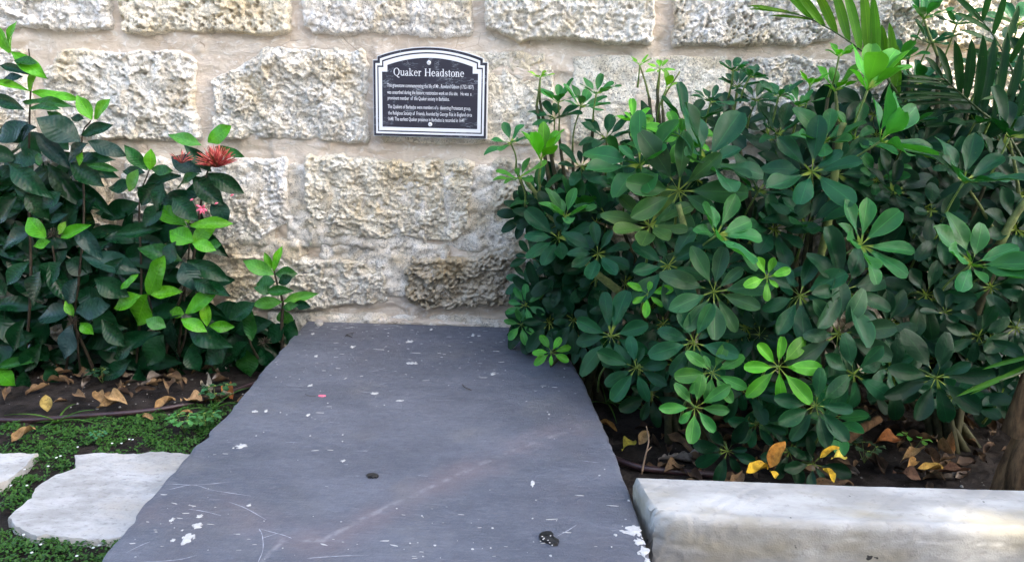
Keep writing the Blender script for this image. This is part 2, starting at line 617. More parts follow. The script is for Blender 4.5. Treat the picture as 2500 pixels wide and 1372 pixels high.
M = dict(
    stone=m_stone(), mortar=m_mortar(), slate=m_slate(), concrete=m_concrete(), paver=m_paver(), soil=m_soil(), ground=m_ground(),
    umbrella=m_leaf('umbrella_leaf', 0.40, 0.8, 0.035, 0.6, 0.06, 0.15, (1.7, 1.7, 1.0), True, 0.18),
    ixora=m_leaf('ixora_leaf', 0.27, 0.5, 0.03, 0.0, 0.30, 0.12, (1.6, 1.5, 1.1), False, 0.24),
    palm=m_leaf('palm_leaf', 0.40, 0.5, 0.05, 0.0, 0.0, 0.22, (1.2, 1.2, 1.0), False, 0.15),
    moss=m_leaf('ground_cover_leaf', 0.6, 0.0, 0.02, 0.0, 0.0, 0.15, (1.0, 1.0, 1.0)),
    dry=m_dry(), litter=m_litter(),
    frond_stalk=m_plain('frond_stalk', (0.035, 0.06, 0.015), 0.5, 0.4, 0.3, 60),
    petiole=m_plain('green_stalk', (0.13, 0.20, 0.045), 0.5, 0.4, 0.3, 60),
    old_stem=m_plain('old_stem', (0.05, 0.05, 0.025), 0.8, 0.2, 0.4, 45),
    green_bark=m_plain('green_bark', (0.12, 0.15, 0.045), 0.7, 0.3, 0.4, 45),
    twig=m_bark('twig_bark', (0.022, 0.017, 0.012), (0.055, 0.044, 0.03)),
    palm_bark=m_bark('palm_fibre', (0.05, 0.027, 0.013), (0.20, 0.115, 0.055)),
    tree_bark=m_bark('tree_bark', (0.10, 0.08, 0.06), (0.22, 0.18, 0.14)),
    hose=m_plain('hose_plastic', (0.035, 0.018, 0.02), 0.4, 0.5, 0.2, 30, 0.1),
    white=m_plain('white_paint', (0.66, 0.68, 0.70), 0.4, 0.5, 0.02, 40, 0),
    fleck=m_plain('paint_fleck', (0.44, 0.44, 0.43), 0.7, 0.3, 0.15, 80),
    scratch=m_plain('chalky_scratch', (0.34, 0.35, 0.39), 0.8, 0.2, 0.2, 80),
    black=m_plain('black_flake', (0.012, 0.012, 0.013), 0.35, 0.5, 0.3, 80),
    marble=m_marble(),
    red=m_plain('red_petal', (0.36, 0.034, 0.038), 0.5, 0.4, 0.35, 90, 0.1),
    coral=m_plain('coral_petal', (0.55, 0.13, 0.10), 0.5, 0.4, 0.3, 90, 0.1),
    pink=m_plain('pink_petal', (0.80, 0.16, 0.24), 0.5, 0.4, 0.2, 90, 0.1),
    pebble=m_plain('grey_pebble', (0.34, 0.32, 0.29), 0.9, 0.2, 0.4, 60),
    rubble=m_plain('rubble_base', (0.16, 0.14, 0.12), 0.9, 0.2, 0.4, 20),
)
# ------------------------------------------------------------------ ground
g = link('ground', mesh_from('ground', [(-80, -80, -0.06), (80, -80, -0.06), (80, 80, -0.06), (-80, 80, -0.06)], [(0, 1, 2, 3)]), M['ground'])
tag(g, kind='structure')


def soil_sheet(name, x0, x1, y0, y1, step, seed):
    xs, ys = np.arange(x0, x1, step), np.arange(y0, y1, step)
    X, Y = np.meshgrid(xs, ys, indexing='ij')
    Z = 0.0 + 0.020 * fbm(X * 6, Y * 6, 4, seed) + 0.016 * fbm(X * 45, Y * 45, 3, seed + 3, .8)
    o = link(name, mesh_from(name, np.stack([X, Y, Z], -1).reshape(-1, 3), grid_faces(len(xs), len(ys))), M['soil'])
    return tag(o, kind='structure')


soil_sheet('planting_bed_soil', -2.7, 3.0, -2.4, 0.02, 0.009, 3)

# ------------------------------------------------------------------ wall
# blocks: photograph rectangle, how far the face stands proud, ruggedness, pits, tint
BL = [
    (-140, -140, 268, 78, .045, 1.0, .2, (1.02, 1.03, 1.06)), (298, -140, 706, 82, .050, .6, 1.0, (1.0, .96, .86)), (740, -140, 1150, 89, .050, .9, .2, (1.03, 1.03, 1.05)),
    (1185, -140, 1600, 103, .062, 1.0, .25, (1.02, 1.0, .96)), (1645, -140, 2045, 107, .045, .9, .9, (1.03, 1.03, 1.04)), (2085, -140, 2500, 112, .045, 1.0, 1.0, (.98, .95, .88)),
    (-320, 120, 84, 330, .035, 1.0, .3, (.98, .99, 1.0)), (122, 126, 486, 338, .040, 1.15, .6, (.99, .99, .99)), (524, 119, 897, 340, .042, 1.2, .25, (1.0, 1.0, .99)),
    (935, 130, 1356, 352, .022, .55, .5, (1.04, 1.02, .97)), (1395, 138, 1766, 352, .018, .18, .35, (1.0, .98, .93)), (1800, 145, 2225, 356, .03, .8, .8, (.95, .94, .92)), (2262, 150, 2680, 360, .035, .9, .8, (.98, .95, .9)),
    (-130, 384, 284, 585, .03, 1.1, .4, (.92, .92, .92)), (308, 384, 714, 586, .042, 1.0, .35, (1.02, 1.03, 1.06)), (752, 388, 1156, 582, .050, 1.05, .3, (1.0, .97, .88)),
    (1197, 396, 1606, 590, .040, 1.1, .5, (.90, .86, .76)), (1645, 396, 2050, 592, .035, 1, .5, (.9, .88, .84)), (2090, 400, 2500, 598, .035, 1, .5, (.9, .88, .84)),
    (105, 622, 514, 744, .03, 1.1, .5, (.9, .9, .88)), (555, 622, 946, 746, .048, 1.0, .5, (.97, .95, .90)), (992, 624, 1400, 748, .052, 1.5, 1.0, (.62, .57, .48)), (-330, 622, 66, 744, .03, 1, .5, (.9, .9, .88)),
    (1440, 626, 1850, 752, .03, 1, .5, (.85, .82, .75)), (1890, 630, 2300, 756, .03, 1, .5, (.85, .82, .75)), (2340, 630, 2760, 760, .03, 1, .5, (.85, .82, .75)),
    (300, 792, 742, 868, .035, 1.1, .5, (.85, .82, .75)), (-120, 792, 262, 868, .03, 1, .5, (.85, .82, .75)), (1400, 800, 1800, 880, .03, 1, .5, (.85, .82, .75)), (1840, 800, 2240, 880, .03, 1, .5, (.85, .82, .75)),
]
wall = empty('stone_wall', (0, 0.2, 0), 'rough coral limestone block wall with wide sandy mortar joints behind the shrubs', 'wall')
RECT = []
for (a, b, c, d, prot, rug, pit, tint) in BL:
    a, b, c, d = a - 2, b - 1, c + 2, d + 1
    x0 = (PY(a, b, 0).x + PY(a, d, 0).x) / 2
    x1 = (PY(c, b, 0).x + PY(c, d, 0).x) / 2
    z1 = (PY(a, b, 0).z + PY(c, b, 0).z) / 2
    z0 = (PY(a, d, 0).z + PY(c, d, 0).z) / 2
    hid = a >= 1600 and b > 360 or b >= 790 or c < 80
    RECT.append((x0, x1, z0, z1, prot, rug, pit, tint, 0.012 if hid else 0.0034, len(RECT)))
zt = max(r[3] for r in RECT)
for row in range(2):                                    # courses above the frame
    x = -2.75 + 0.28 * row
    while x < 2.7:
        w = 0.50 + 0.18 * random.random()
        RECT.append((x, x + w, zt + 0.055 + row * 0.37, zt + 0.36 + row * 0.37, .04, 1, .5, (1, .98, .94), 0.012))
        x += w + 0.055
for side in (-1, 1):                                    # courses running on beyond the frame
    rows = {}
    for r_ in RECT[:len(BL)]:
        rows.setdefault(round(r_[2], 1), []).append(r_)
    for k, rs in rows.items():
        z0, z1 = min(r_[2] for r_ in rs), max(r_[3] for r_ in rs)
        x = min(r_[0] for r_ in rs) if side < 0 else max(r_[1] for r_ in rs)
        while -2.7 < x < 2.7:
            w = 0.5 + 0.15 * random.random()
            lo, hi = (x - 0.055 - w, x - 0.055) if side < 0 else (x + 0.055, x + 0.055 + w)
            RECT.append((lo, hi, z0, z1, .035, 1, .5, (.97, .95, .92), 0.012))
            x = lo if side < 0 else hi


# corners broken away, as photograph lines
CUTS = {8: [(524, 196, 648, 118)], 3: [(1180, 62, 1275, 108)], 7: [(120, 180, 165, 122), (440, 122, 490, 165)], 20: [(555, 680, 572, 618), (880, 622, 950, 650), (760, 746, 950, 738)], 21: [(985, 668, 1010, 620), (1010, 755, 985, 690)], 14: [(640, 590, 718, 540), (306, 420, 340, 382)],
        15: [(1110, 584, 1160, 545), (750, 560, 780, 586)], 2: [(740, 60, 760, 92)], 16: [(1196, 560, 1235, 594)], 9: [(1300, 356, 1360, 335), (1330, 128, 1362, 170)]}


def stone_mesh(rc, seed):
    x0, x1, z0, z1, prot, rug, pit, tint, st = rc[:9]
    mg = 0.028
    xs = np.arange(x0 - mg, x1 + mg, st)
    zs = np.arange(z0 - mg, z1 + mg, st)
    X, Z = np.meshgrid(xs, zs, indexing='ij')
    wx = 0.036 * fbm(X * 5, Z * 5, 3, seed) + 0.022 * fbm(X * 24, Z * 24, 3, seed + 1)
    wz = 0.036 * fbm(X * 5, Z * 5, 3, seed + 40) + 0.024 * fbm(X * 24, Z * 24, 3, seed + 41)
    rs_ = random.Random(seed)
    fs_, w1, w2, w3 = rs_.uniform(.7, 1.45), rs_.uniform(.7, 1.4), rs_.uniform(.6, 1.3), rs_.uniform(.7, 1.4)
    k = 0.35 + 0.65 * min(rug, 1.2)
    cx, cz, hw, hh, rr = (x0 + x1) / 2, (z0 + z1) / 2, (x1 - x0) / 2, (z1 - z0) / 2, 0.018 * k
    qx, qz = np.abs(X + wx * k - cx) - hw + rr, np.abs(Z + wz * k - cz) - hh + rr
    sd = np.hypot(np.maximum(qx, 0), np.maximum(qz, 0)) + np.minimum(np.maximum(qx, qz), 0) - rr
    for (a, b, c, d_) in CUTS.get(rc[9] if len(rc) > 9 else None, ()):
        p, q = PY(a, b, 0), PY(c, d_, 0)
        L_ = math.hypot(q.x - p.x, q.z - p.z)
        dist = ((X + wx - p.x) * (q.z - p.z) - (Z + wz - p.z) * (q.x - p.x)) / L_
        if (cx - p.x) * (q.z - p.z) - (cz - p.z) * (q.x - p.x) > 0: dist = -dist
        sd = np.maximum(sd, dist)
    d = np.maximum(-sd, 0)
    e = 1 - np.exp(-d / 0.0032)
    chunk = fbm(X * 7 + 3, Z * 9, 3, seed + 7)
    step_ = sstep(0.02, 0.07, fbm(X * 5, Z * 8, 3, seed + 12)) * 0.5
    h = prot * (0.75 + 0.25 * step_)
    h = h + rug * (0.026 * w1 * chunk + 0.016 * w2 * facets(X * 15 * fs_ + wx * 60, Z * 20 * fs_ + wz * 60, seed + 20) + 0.009 * facets(X * 42 * fs_ + wx * 120, Z * 50 * fs_ + wz * 120, seed + 26) + 0.013 * w3 * fbm(X * 90 * fs_, Z * 100 * fs_, 2, seed + 30, 0.8))
    wd, wid = worley(X * 48 * fs_ + chunk, Z * 56 * fs_, seed + 60)
    gate = sstep(-0.12, 0.12, fbm(X * 10, Z * 10, 2, seed + 70)) * 0.8 + 0.2
    h = h - (0.12 + pit) * 0.019 * sstep(0.34, 0.20, wd) * (wid > 0.55) * gate * (0.5 + 0.5 * rug if rug > .5 else .4)
    wd2, wid2 = worley(X * 24, Z * 30, seed + 80)
    h = h - pit * 0.022 * sstep(0.36, 0.10, wd2) * (wid2 > 0.72) * min(1, rug + .2)
    h = np.maximum(h, 0.011 + 0.004 * chunk)
    y = np.where(sd < 0, 0.004 - (h + 0.004) * e, 0.004 + np.minimum(sd, 0.02) * 1.2)
    V = np.stack([X, y, Z], -1).reshape(-1, 3)
    Fc = grid_faces(len(xs), len(zs))
    keep = (sd.ravel()[Fc] < 0.014).any(1)
    Fc = Fc[keep]
    used = np.unique(Fc)
    mp = np.full(len(V), -1)
    mp[used] = np.arange(len(used))
    return mesh_from('stone_block', V[used], mp[Fc])


for i, rc in enumerate(RECT):
    o = link('stone_block', stone_mesh(rc, 100 + i * 7), M['stone'], wall)
    o.color = (*rc[7], 1)

fx = np.concatenate([np.arange(-2.9, -2.0, 0.03), np.arange(-2.0, 2.1, 0.0052), np.arange(2.1, 3.0, 0.03)])
fz = np.concatenate([np.arange(-0.08, 0.1, 0.02), np.arange(0.1, 1.50, 0.0052), np.arange(1.50, zt + 0.80, 0.03)])
X, Z = np.meshgrid(fx, fz, indexing='ij')
smear = fbm(X * 4, Z * 9, 4, 5)
hm = 0.000 + 0.012 * smear + 0.006 * ridged(X * 9 + smear * 3, Z * 22, 3, 8) * 0.6 + 0.004 * fbm(X * 60, Z * 60, 3, 9)
hm += 0.013 * sstep(0.08, 0.24, fbm(X * 6 + 9, Z * 8, 3, 15))
mo = link('mortar', mesh_from('mortar', np.stack([X, -hm, Z], -1).reshape(-1, 3), grid_faces(len(fx), len(fz))), M['mortar'], wall)
tag(mo, kind='stuff')
MW = MB()
bx0, bx1, by0, by1, bz0, bz1 = -2.9, 2.98, 0.045, 0.42, -0.1, zt + 0.76
MW.add([(bx0, by0, bz0), (bx1, by0, bz0), (bx1, by1, bz0), (bx0, by1, bz0), (bx0, by0, bz1), (bx1, by0, bz1), (bx1, by1, bz1), (bx0, by1, bz1)],
       [(0, 1, 5, 4), (1, 2, 6, 5), (2, 3, 7, 6), (3, 0, 4, 7), (4, 5, 6, 7)])
link('wall_core', MW.mesh('wall_core', False), M['mortar'], wall)
# fillet of mortar where the wall meets the slab
pts, rad = [], []
for k in range(60):
    p = PZ(752 + 600 * k / 59, 780 + 21 * k / 59, SLAB_Z)
    pts.append((p.x, -0.012 + 0.006 * random.random(), SLAB_Z + 0.002))
    rad.append(0.012 + 0.009 * random.random())
fl = MB()
fl.tube(pts, rad, 8)
link('mortar_fillet', fl.mesh('mortar_fillet'), M['mortar'], wall)

# ------------------------------------------------------------------ gravestone slab
LEFT = [(752, 783), (708, 828), (660, 882), (640, 902), (596, 962), (560, 1004), (514, 1048), (510, 1062), (484, 1080), (470, 1094), (432, 1140), (396, 1180), (372, 1212), (356, 1224),
        (332, 1254), (322, 1272), (312, 1284), (298, 1303), (266, 1340), (250, 1358), (244, 1372)]
RIGHT = [(1346, 801), (1386, 866), (1422, 928), (1450, 990), (1474, 1040), (1502, 1110), (1530, 1185), (1552, 1250), (1574, 1320), (1590, 1374)]


def rough_line(px_pts, n, amp, seed):
    P = [PZ(a, b, SLAB_Z) for a, b in px_pts]
    out = []
    for a, b in zip(P[:-1], P[1:]):
        m = max(1, int((b - a).length / n))
        out += [a + (b - a) * (k / m) for k in range(m)]
    out.append(P[-1])
    arr = np.array([p[:] for p in out])
    nz = fbm(arr[:, 1] * 40 + 5, arr[:, 0] * 0 + seed, 3, seed)
    arr[:, 0] += amp * nz
    return arr


L3, R3 = rough_line(LEFT, 0.012, 0.010, 3), rough_line(RIGHT, 0.012, 0.006, 9)
dl, dr = L3[-1] - L3[-8], R3[-1] - R3[-8]
yend = -2.02
Le = L3[-1] + dl * ((yend - L3[-1][1]) / dl[1]) * np.array([1, 1, 0])
Re = R3[-1] + dr * ((yend - R3[-1][1]) / dr[1]) * np.array([1, 1, 0])
yb = min(L3[0][1], R3[0][1])
NR_ = 150
rowsy = np.concatenate([np.linspace(yb, L3[-1][1], NR_), np.linspace(L3[-1][1], yend, 16)[1:]])
Lc = np.concatenate([L3, Le[None]])
Rc = np.concatenate([R3, Re[None]])
xl = np.interp(-rowsy, -Lc[:, 1], Lc[:, 0])
xr = np.interp(-rowsy, -Rc[:, 1], Rc[:, 0])
nY = len(rowsy)
NC = 14
loopL = [(xl[i], rowsy[i], SLAB_Z) for i in range(nY)]
bot = [(xl[-1] + (xr[-1] - xl[-1]) * k / NC, yend, SLAB_Z) for k in range(1, NC)]
loopR = [(xr[i], rowsy[i], SLAB_Z) for i in range(nY - 1, -1, -1)]
topb = [(xr[0] + (xl[0] - xr[0]) * k / NC, rowsy[0], SLAB_Z) for k in range(1, NC)]
ring = np.array(loopL + bot + loopR + topb)
cen = ring.mean(0)
nR = len(ring)
tz = SLAB_Z


def ring_at(inset, z):
    t_ = np.roll(ring, -1, 0) - np.roll(ring, 1, 0)
    nrm = np.stack([-t_[:, 1], t_[:, 0]], 1)
    nrm /= np.linalg.norm(nrm, axis=1)[:, None] + 1e-9
    s = np.sign(((cen[:2] - ring[:, :2]) * nrm).sum(1))
    q = ring.copy()
    q[:, :2] += nrm * s[:, None] * inset
    q[:, 2] = z
    return q


rings = [ring_at(0.012, tz), ring_at(0.004, tz - 0.0012), ring_at(0.0, tz - 0.005), ring_at(-0.004, tz - 0.03), ring_at(0.004, tz - 0.062)]
V = np.concatenate(rings)
Fs = []
jR = nY + NC - 1                                      # index of the front right corner in the loop
inner = []
for i in range(nY):                                   # the top as rows of quads from left edge to right edge
    a_, b_ = V[i], V[jR + nY - 1 - i]
    row = [i]
    for k in range(1, NC):
        if i == 0: row.append(jR + nY - 1 + NC - k)
        elif i == nY - 1: row.append(nY - 1 + k)
        else:
            row.append(len(V) + len(inner))
            inner.append(a_ + (b_ - a_) * (k / NC))
    row.append(jR + nY - 1 - i)
    if i: Fs += [(prow[k], row[k], row[k + 1], prow[k + 1]) for k in range(NC)]
    prow = row
nV0 = len(V)
V = np.concatenate([V, np.array(inner)])
for k in range(len(rings) - 1):
    for i in range(nR):
        j = (i + 1) % nR
        Fs.append((k * nR + i, (k + 1) * nR + i, (k + 1) * nR + j, k * nR + j))
Fs.append(tuple(range((len(rings) - 1) * nR, len(rings) * nR))[::-1])
grave = empty('gravestone_slab', (0, -1.0, 0), 'large flat purple-grey slate gravestone lying in front of the wall below the plaque', 'gravestone')
sm = mesh_from('slab', V, Fs, False)
link('slab', sm, M['slate'], grave)
bs = [ring_at(0.05, tz - 0.062), ring_at(0.05, -0.05)]
link('rubble_base', mesh_from('rubble_base', np.concatenate(bs), [(i, nR + i, nR + (i + 1) % nR, (i + 1) % nR) for i in range(nR)], False), M['rubble'], grave)


def blob(mb, p, rx, ry, h=0.0008, n=11, rough=0.35, rot=0.0):
    vs_ = [(p[0], p[1], p[2] + h)]
    ph = random.random() * 6
    for k in range(n):
        a = 2 * math.pi * k / n
        r_ = 1 + rough * (random.random() - 0.5) * 2 * 0.7
        x, y = rx * r_ * math.cos(a), ry * r_ * math.sin(a)
        vs_.append((p[0] + x * math.cos(rot) - y * math.sin(rot), p[1] + x * math.sin(rot) + y * math.cos(rot), p[2] + h * 0.55))
    for k in range(n):
        v_ = vs_[1 + k]
        vs_.append((p[0] + (v_[0] - p[0]) * 1.03, p[1] + (v_[1] - p[1]) * 1.03, p[2] - 0.0006))
    fs = [(0, 1 + k, 1 + (k + 1) % n) for k in range(n)]
    fs += [(1 + k, 1 + n + k, 1 + n + (k + 1) % n, 1 + (k + 1) % n) for k in range(n)]
    mb.add(vs_, fs)


# paint spots that can be told apart (photo pixel, half sizes in px)
BIG = [(456, 1316, 15, 11), (482, 1283, 12, 7), (420, 1269, 6, 5), (486, 1261, 8, 5), (423, 1318, 6, 4), (588, 1089, 14, 5), (1548, 1296, 30, 12), (1562, 1322, 14, 9), (1572, 1346, 15, 12),
       (1580, 1368, 9, 6), (838, 1125, 6, 3), (913, 961, 10, 3), (862, 847, 6, 3), (1203, 913, 7, 3), (1005, 887, 13, 3), (975, 978, 11, 2), (622, 1004, 8, 3), (1503, 1306, 5, 3), (1535, 1222, 3, 2),
       (757, 941, 6, 3), (1300, 1180, 6, 8), (772, 869, 5, 3), (1000, 834, 9, 3), (650, 1003, 5, 3), (752, 1013, 5, 3), (763, 815, 6, 2), (1155, 818, 5, 4), (1170, 820, 5, 2), (1052, 782 + 22, 5, 2), (608, 1233, 5, 3)]
for (a, b, w, h) in BIG:
    p = PZ(a, b, SLAB_Z)
    s = mpp(p)
    fz_ = (CAM.z - p.z) / (p - CAM).length
    mb = MB()
    w, h = w * .8, h * .8
    blob(mb, (0, 0, 0), w * s, h * s / fz_, 0.0009, 19, 0.7)
    if w > 9:
        for _ in range(5):
            blob(mb, ((random.random() - .5) * 2.6 * w * s, (random.random() - .5) * 2.4 * h * s / fz_, 0), w * s * .2, h * s * .25 / fz_, 0.0007, 8, 0.5)
    o = link('paint_spot', mb.mesh('paint_spot', False), M['fleck'], grave)
    o.matrix_parent_inverse = Matrix.Identity(4)
    o.location = Vector((p.x, p.y, tz + 0.0006)) - Vector(grave['_base'])

mb = MB()
PLY = [(q[0], q[1]) for q in ring_at(0.02, tz)]
cnt = 0
while cnt < 330:
    a, b = 260 + random.random() * 1330, 790 + 580 * random.random() ** 1.7
    p = PZ(a, b, SLAB_Z)
    if not in_poly([p.x], [p.y], PLY)[0]:
        continue
    cl = fbm(np.array([p.x * 4.0]), np.array([p.y * 4.0]), 2, 77)[0]
    if random.random() > 0.30 + 1.6 * cl + (0.35 if b < 960 else 0):
        continue
    r_ = 0.0007 + 0.0022 * random.random() ** 3
    k = random.random()
    blob(mb, (p.x, p.y, tz + 0.0004), r_ * (1 if k < .55 else 2 + 4 * random.random()), r_ * (1 if k < .55 else .5), 0.0006, 7, 0.6, random.gauss(0, .15))
    cnt += 1
tag(link('paint_flecks', mb.mesh('paint_flecks', False), M['fleck'], grave), kind='stuff')

SCR = [[(402, 1180), (480, 1183), (560, 1176)], [(410, 1195), (470, 1183), (520, 1196), (612, 1210)], [(308, 1348), (345, 1330), (370, 1320)], [(630, 1372), (642, 1340), (640, 1305), (632, 1290)], [(632, 1290), (690, 1305), (712, 1313)],
       [(640, 1313), (680, 1300)], [(1360, 1308), (1385, 1295), (1408, 1280)], [(460, 1242), (500, 1248), (540, 1258)], [(750, 1362), (820, 1357), (900, 1354)], [(340, 1372), (430, 1366), (480, 1355)], [(687, 1078), (735, 1080)],
       [(553, 1078), (567, 1079)], [(865, 1100), (900, 1100)], [(840, 1161), (880, 1161)], [(700, 940), (745, 944)], [(690, 948), (760, 950)], [(880, 957), (935, 958)], [(1020, 1160), (1045, 1162)], [(1420, 1124), (1462, 1129)], [(1050, 975), (1120, 978)],
       [(905, 907), (945, 897)], [(925, 938), (945, 935)], [(800, 1030), (830, 1032)], [(650, 1268), (600, 1240), (560, 1225)]]
for ln in SCR:
    P = [PZ(a, b, tz + 0.0008) for a, b in ln]
    P = spline(P, 5) if len(P) > 2 else [P[0] * (1 - k / 6) + P[1] * (k / 6) for k in range(7)]
    mb = MB()
    n = len(P)
    vs_ = []
    for k, p in enumerate(P):
        t_ = (P[min(k + 1, n - 1)] - P[max(k - 1, 0)]).normalized()
        s = Vector((-t_.y, t_.x, 0)) * (0.0003 + 0.0008 * random.random()) * (0.4 if k in (0, n - 1) else 1)
        vs_ += [p + s, p - s]
    mb.add(vs_, [(2 * k, 2 * k + 1, 2 * k + 3, 2 * k + 2) for k in range(n - 1)])
    link('scratch', mb.mesh('scratch', False), M['scratch'], grave)


def chip(name, px, poly, mat, label, cat, th=0.004, tilt=0.0):
    """A loose flat flake whose outline is given in pixels about px, lying on the slab."""
    c = PZ(px[0], px[1], tz)
    P = [PZ(px[0] + a, px[1] + b, tz) for a, b in poly]
    n = len(P)
    V_ = [(p.x, p.y, tz + 0.0008) for p in P]
    V_ += [(c.x + (p.x - c.x) * .93, c.y + (p.y - c.y) * .93, tz + th * (.8 + .4 * random.random())) for p in P] + [(c.x, c.y, tz + th * 1.25)]
    Fc = [(i, (i + 1) % n, n + (i + 1) % n, n + i) for i in range(n)] + [(n + i, n + (i + 1) % n, 2 * n) for i in range(n)] + [tuple(range(n))[::-1]]
    return thing(name, mesh_from(name, V_, Fc, False), mat, label, cat)


chip('dark_flake', (909, 1163), [(-15, -2), (-8, -6), (2, -7), (12, -5), (16, 0), (11, 5), (5, 4), (1, 6), (-2, 4), (-11, 5)], M['black'], 'small dull black flake lying mid-slab on the slate', 'flake')
bf = chip('dark_flake', (1340, 1316), [(-25, -6), (-18, -13), (-6, -16), (6, -14), (12, -8), (9, -2), (26, 6), (22, 16), (12, 18), (2, 13), (-8, 10), (-22, 4)], M['black'], 'shiny black flake with white specks near the kerb end of the slab', 'flake', 0.006)
mb = MB()
for (a, b) in ((-16, -7), (-12, -3), (-14, 0), (4, -9), (-20, 4), (2, 8), (8, 14), (-2, 2)):
    p = PZ(1340 + a, 1316 + b, tz + 0.0075)
    blob(mb, p, 0.0016, 0.0012, 0.0008, 7)
sp = link('white_specks', mb.mesh('white_specks', False), M['fleck'])
sp.parent = bf
sp.matrix_parent_inverse = Matrix.Translation(-bf.location)
sp['kind'] = 'stuff'
chip('round_pebble', (779, 790), [(11 * math.cos(k * .6283), 7 * math.sin(k * .6283)) for k in range(10)], M['pebble'], 'round flat grey pebble on the back corner of the slab', 'pebble', 0.007)
# scraps on the slab
mb = MB()
mb.tube(spline([PZ(745, 962, tz + .003), PZ(757, 966, tz + .004), PZ(772, 966, tz + .002)], 4), [.0007] * 9, 5)
pt = thing('fallen_floret', mb.mesh('stalk'), M['twig'], 'fallen pink floret with thin stalk on the slab', 'petal')
mb = MB()
blob(mb, PZ(785, 966, tz + .001), .011, .006, .003, 10, .2)
q = link('petal', mb.mesh('petal'), M['pink'])
q.parent = pt
q.matrix_parent_inverse = Matrix.Translation(-pt.location)
mb = MB()
mb.tube(spline([PZ(1129, 938, tz + .002), PZ(1135, 945, tz + .006), PZ(1151, 952, tz + .002)], 4), [.0012] * 9, 5)
thing('thin_twig', mb.mesh('thin_twig'), M['twig'], 'short curved dark twig on the shaded slab', 'twig')
mb = MB()
for ln in ([(842, 822), (850, 815), (864, 812)], [(846, 816), (855, 820), (862, 816)], [(844, 818), (860, 823)]):
    P = [PZ(a, b, tz + .002 + .002 * i) for i, (a, b) in enumerate(ln)]
    mb.tube(P, .0009, 5)
thing('dry_tendril', mb.mesh('dry_tendril'), M['twig'], 'tiny crumpled dry tendril near the back of the slab', 'tendril')

# ------------------------------------------------------------------ kerb
kb0, kb1 = PZ(1553, 1161, KERB_Z), PZ(2500, 1190, KERB_Z)
kf0, kf1 = PZ(1612, 1264, KERB_Z), PZ(2500, 1285, KERB_Z)
kdir = ((kb1 - kb0).normalized() + (kf1 - kf0).normalized()).normalized()
kdep = ((kf0 - kb0) - kdir * (kf0 - kb0).dot(kdir))
KW = kdep.length
kdep.normalize()
prof = []                                              # (depth, height) round the section, from back bottom over the top to front bottom
for k in range(10): prof.append((0.0, -0.24 + 0.228 * k / 9))
for k in range(6):
    a = math.pi / 2 * k / 5
    prof.append((0.012 - 0.012 * math.cos(a), -0.012 + 0.012 * math.sin(a)))
for k in range(1, 22): prof.append((0.012 + (KW - 0.012 - 0.016) * k / 21, 0.0))
for k in range(1, 7):
    a = math.pi / 2 * k / 6
    prof.append((KW - 0.016 + 0.016 * math.sin(a), -0.016 + 0.016 * math.cos(a)))
for k in range(1, 34): prof.append((KW, -0.016 - 0.224 * k / 33))
prof = np.array(prof)
xs = np.concatenate([np.linspace(0, 0.25, 50), np.linspace(0.256, 2.3, 300)])
sk = (kb0 - kf0).dot(kdir)                             # the end is cut askew
nP = len(prof)
V = np.zeros((len(xs), nP, 3))
for i, x in enumerate(xs):
    s0 = -sk * prof[:, 0] / KW
    along = x + s0 * max(0, 1 - x / 0.6)
    z = KERB_Z + prof[:, 1] - 0.006 * np.sin(x * 2.3) * (prof[:, 1] > -0.03)
    nz = 0.005 * fbm(prof[:, 0] * 12 + x * 6, prof[:, 1] * 12 + x * 2, 4, 5) + 0.0026 * fbm(prof[:, 0] * 70 + x * 60, prof[:, 1] * 70, 3, 8)
    ridge = 0.004 * np.exp(-((prof[:, 0] - (KW - 0.012)) / 0.010) ** 2) * (prof[:, 1] > -0.02)
    chipn = 0
    edge = np.exp(-x / 0.035)
    ca = sstep(KW - 0.05, KW, prof[:, 0]) * sstep(-0.16, -0.02, prof[:, 1]) * edge
    chipn = ca * (0.016 + 0.05 * np.abs(fbm(x * 50 + prof[:, 0] * 50, prof[:, 1] * 50, 4, 21)))
    base = np.array(kb0)[None, :] + np.outer(along, np.array(kdir)) + np.outer(prof[:, 0] - chipn * (prof[:, 0] > KW - .03), np.array(kdep))
    base[:, 2] = z + nz + ridge - chipn * 0.2
    base += np.outer(nz, np.array(kdep))
    V[i] = base
Fc = [tuple(q) for q in grid_faces(len(xs), nP)]
Vl = V.reshape(-1, 3).tolist()
prev = list(range(nP))                                # rough end face as shrinking rings
cE = V[0].mean(0)
cE[2] = KERB_Z - 0.12
for rI, s in enumerate((0.93, 0.8, 0.6, 0.35, 0.12)):
    cur = []
    for k in range(nP):
        p = cE + (V[0, k] - cE) * s
        p = p - np.array(kdir) * (0.006 * min(1, rI + 1) + 0.012 * float(fbm(np.array([k * .35]), np.array([s * 9.0]), 3, 31)[0]))
        cur.append(len(Vl))
        Vl.append(p.tolist())
    for k in range(nP - 1):
        Fc.append((prev[k], prev[k + 1], cur[k + 1], cur[k]))
    prev = cur
kerb_me = mesh_from('concrete_kerb', Vl, [tuple(reversed(q)) for q in Fc])
kerb_me.set_sharp_from_angle(angle=R(50))
thing('concrete_kerb', kerb_me, M['concrete'], 'pale limewashed concrete kerb with a chipped end edging the shrub bed', 'kerb')

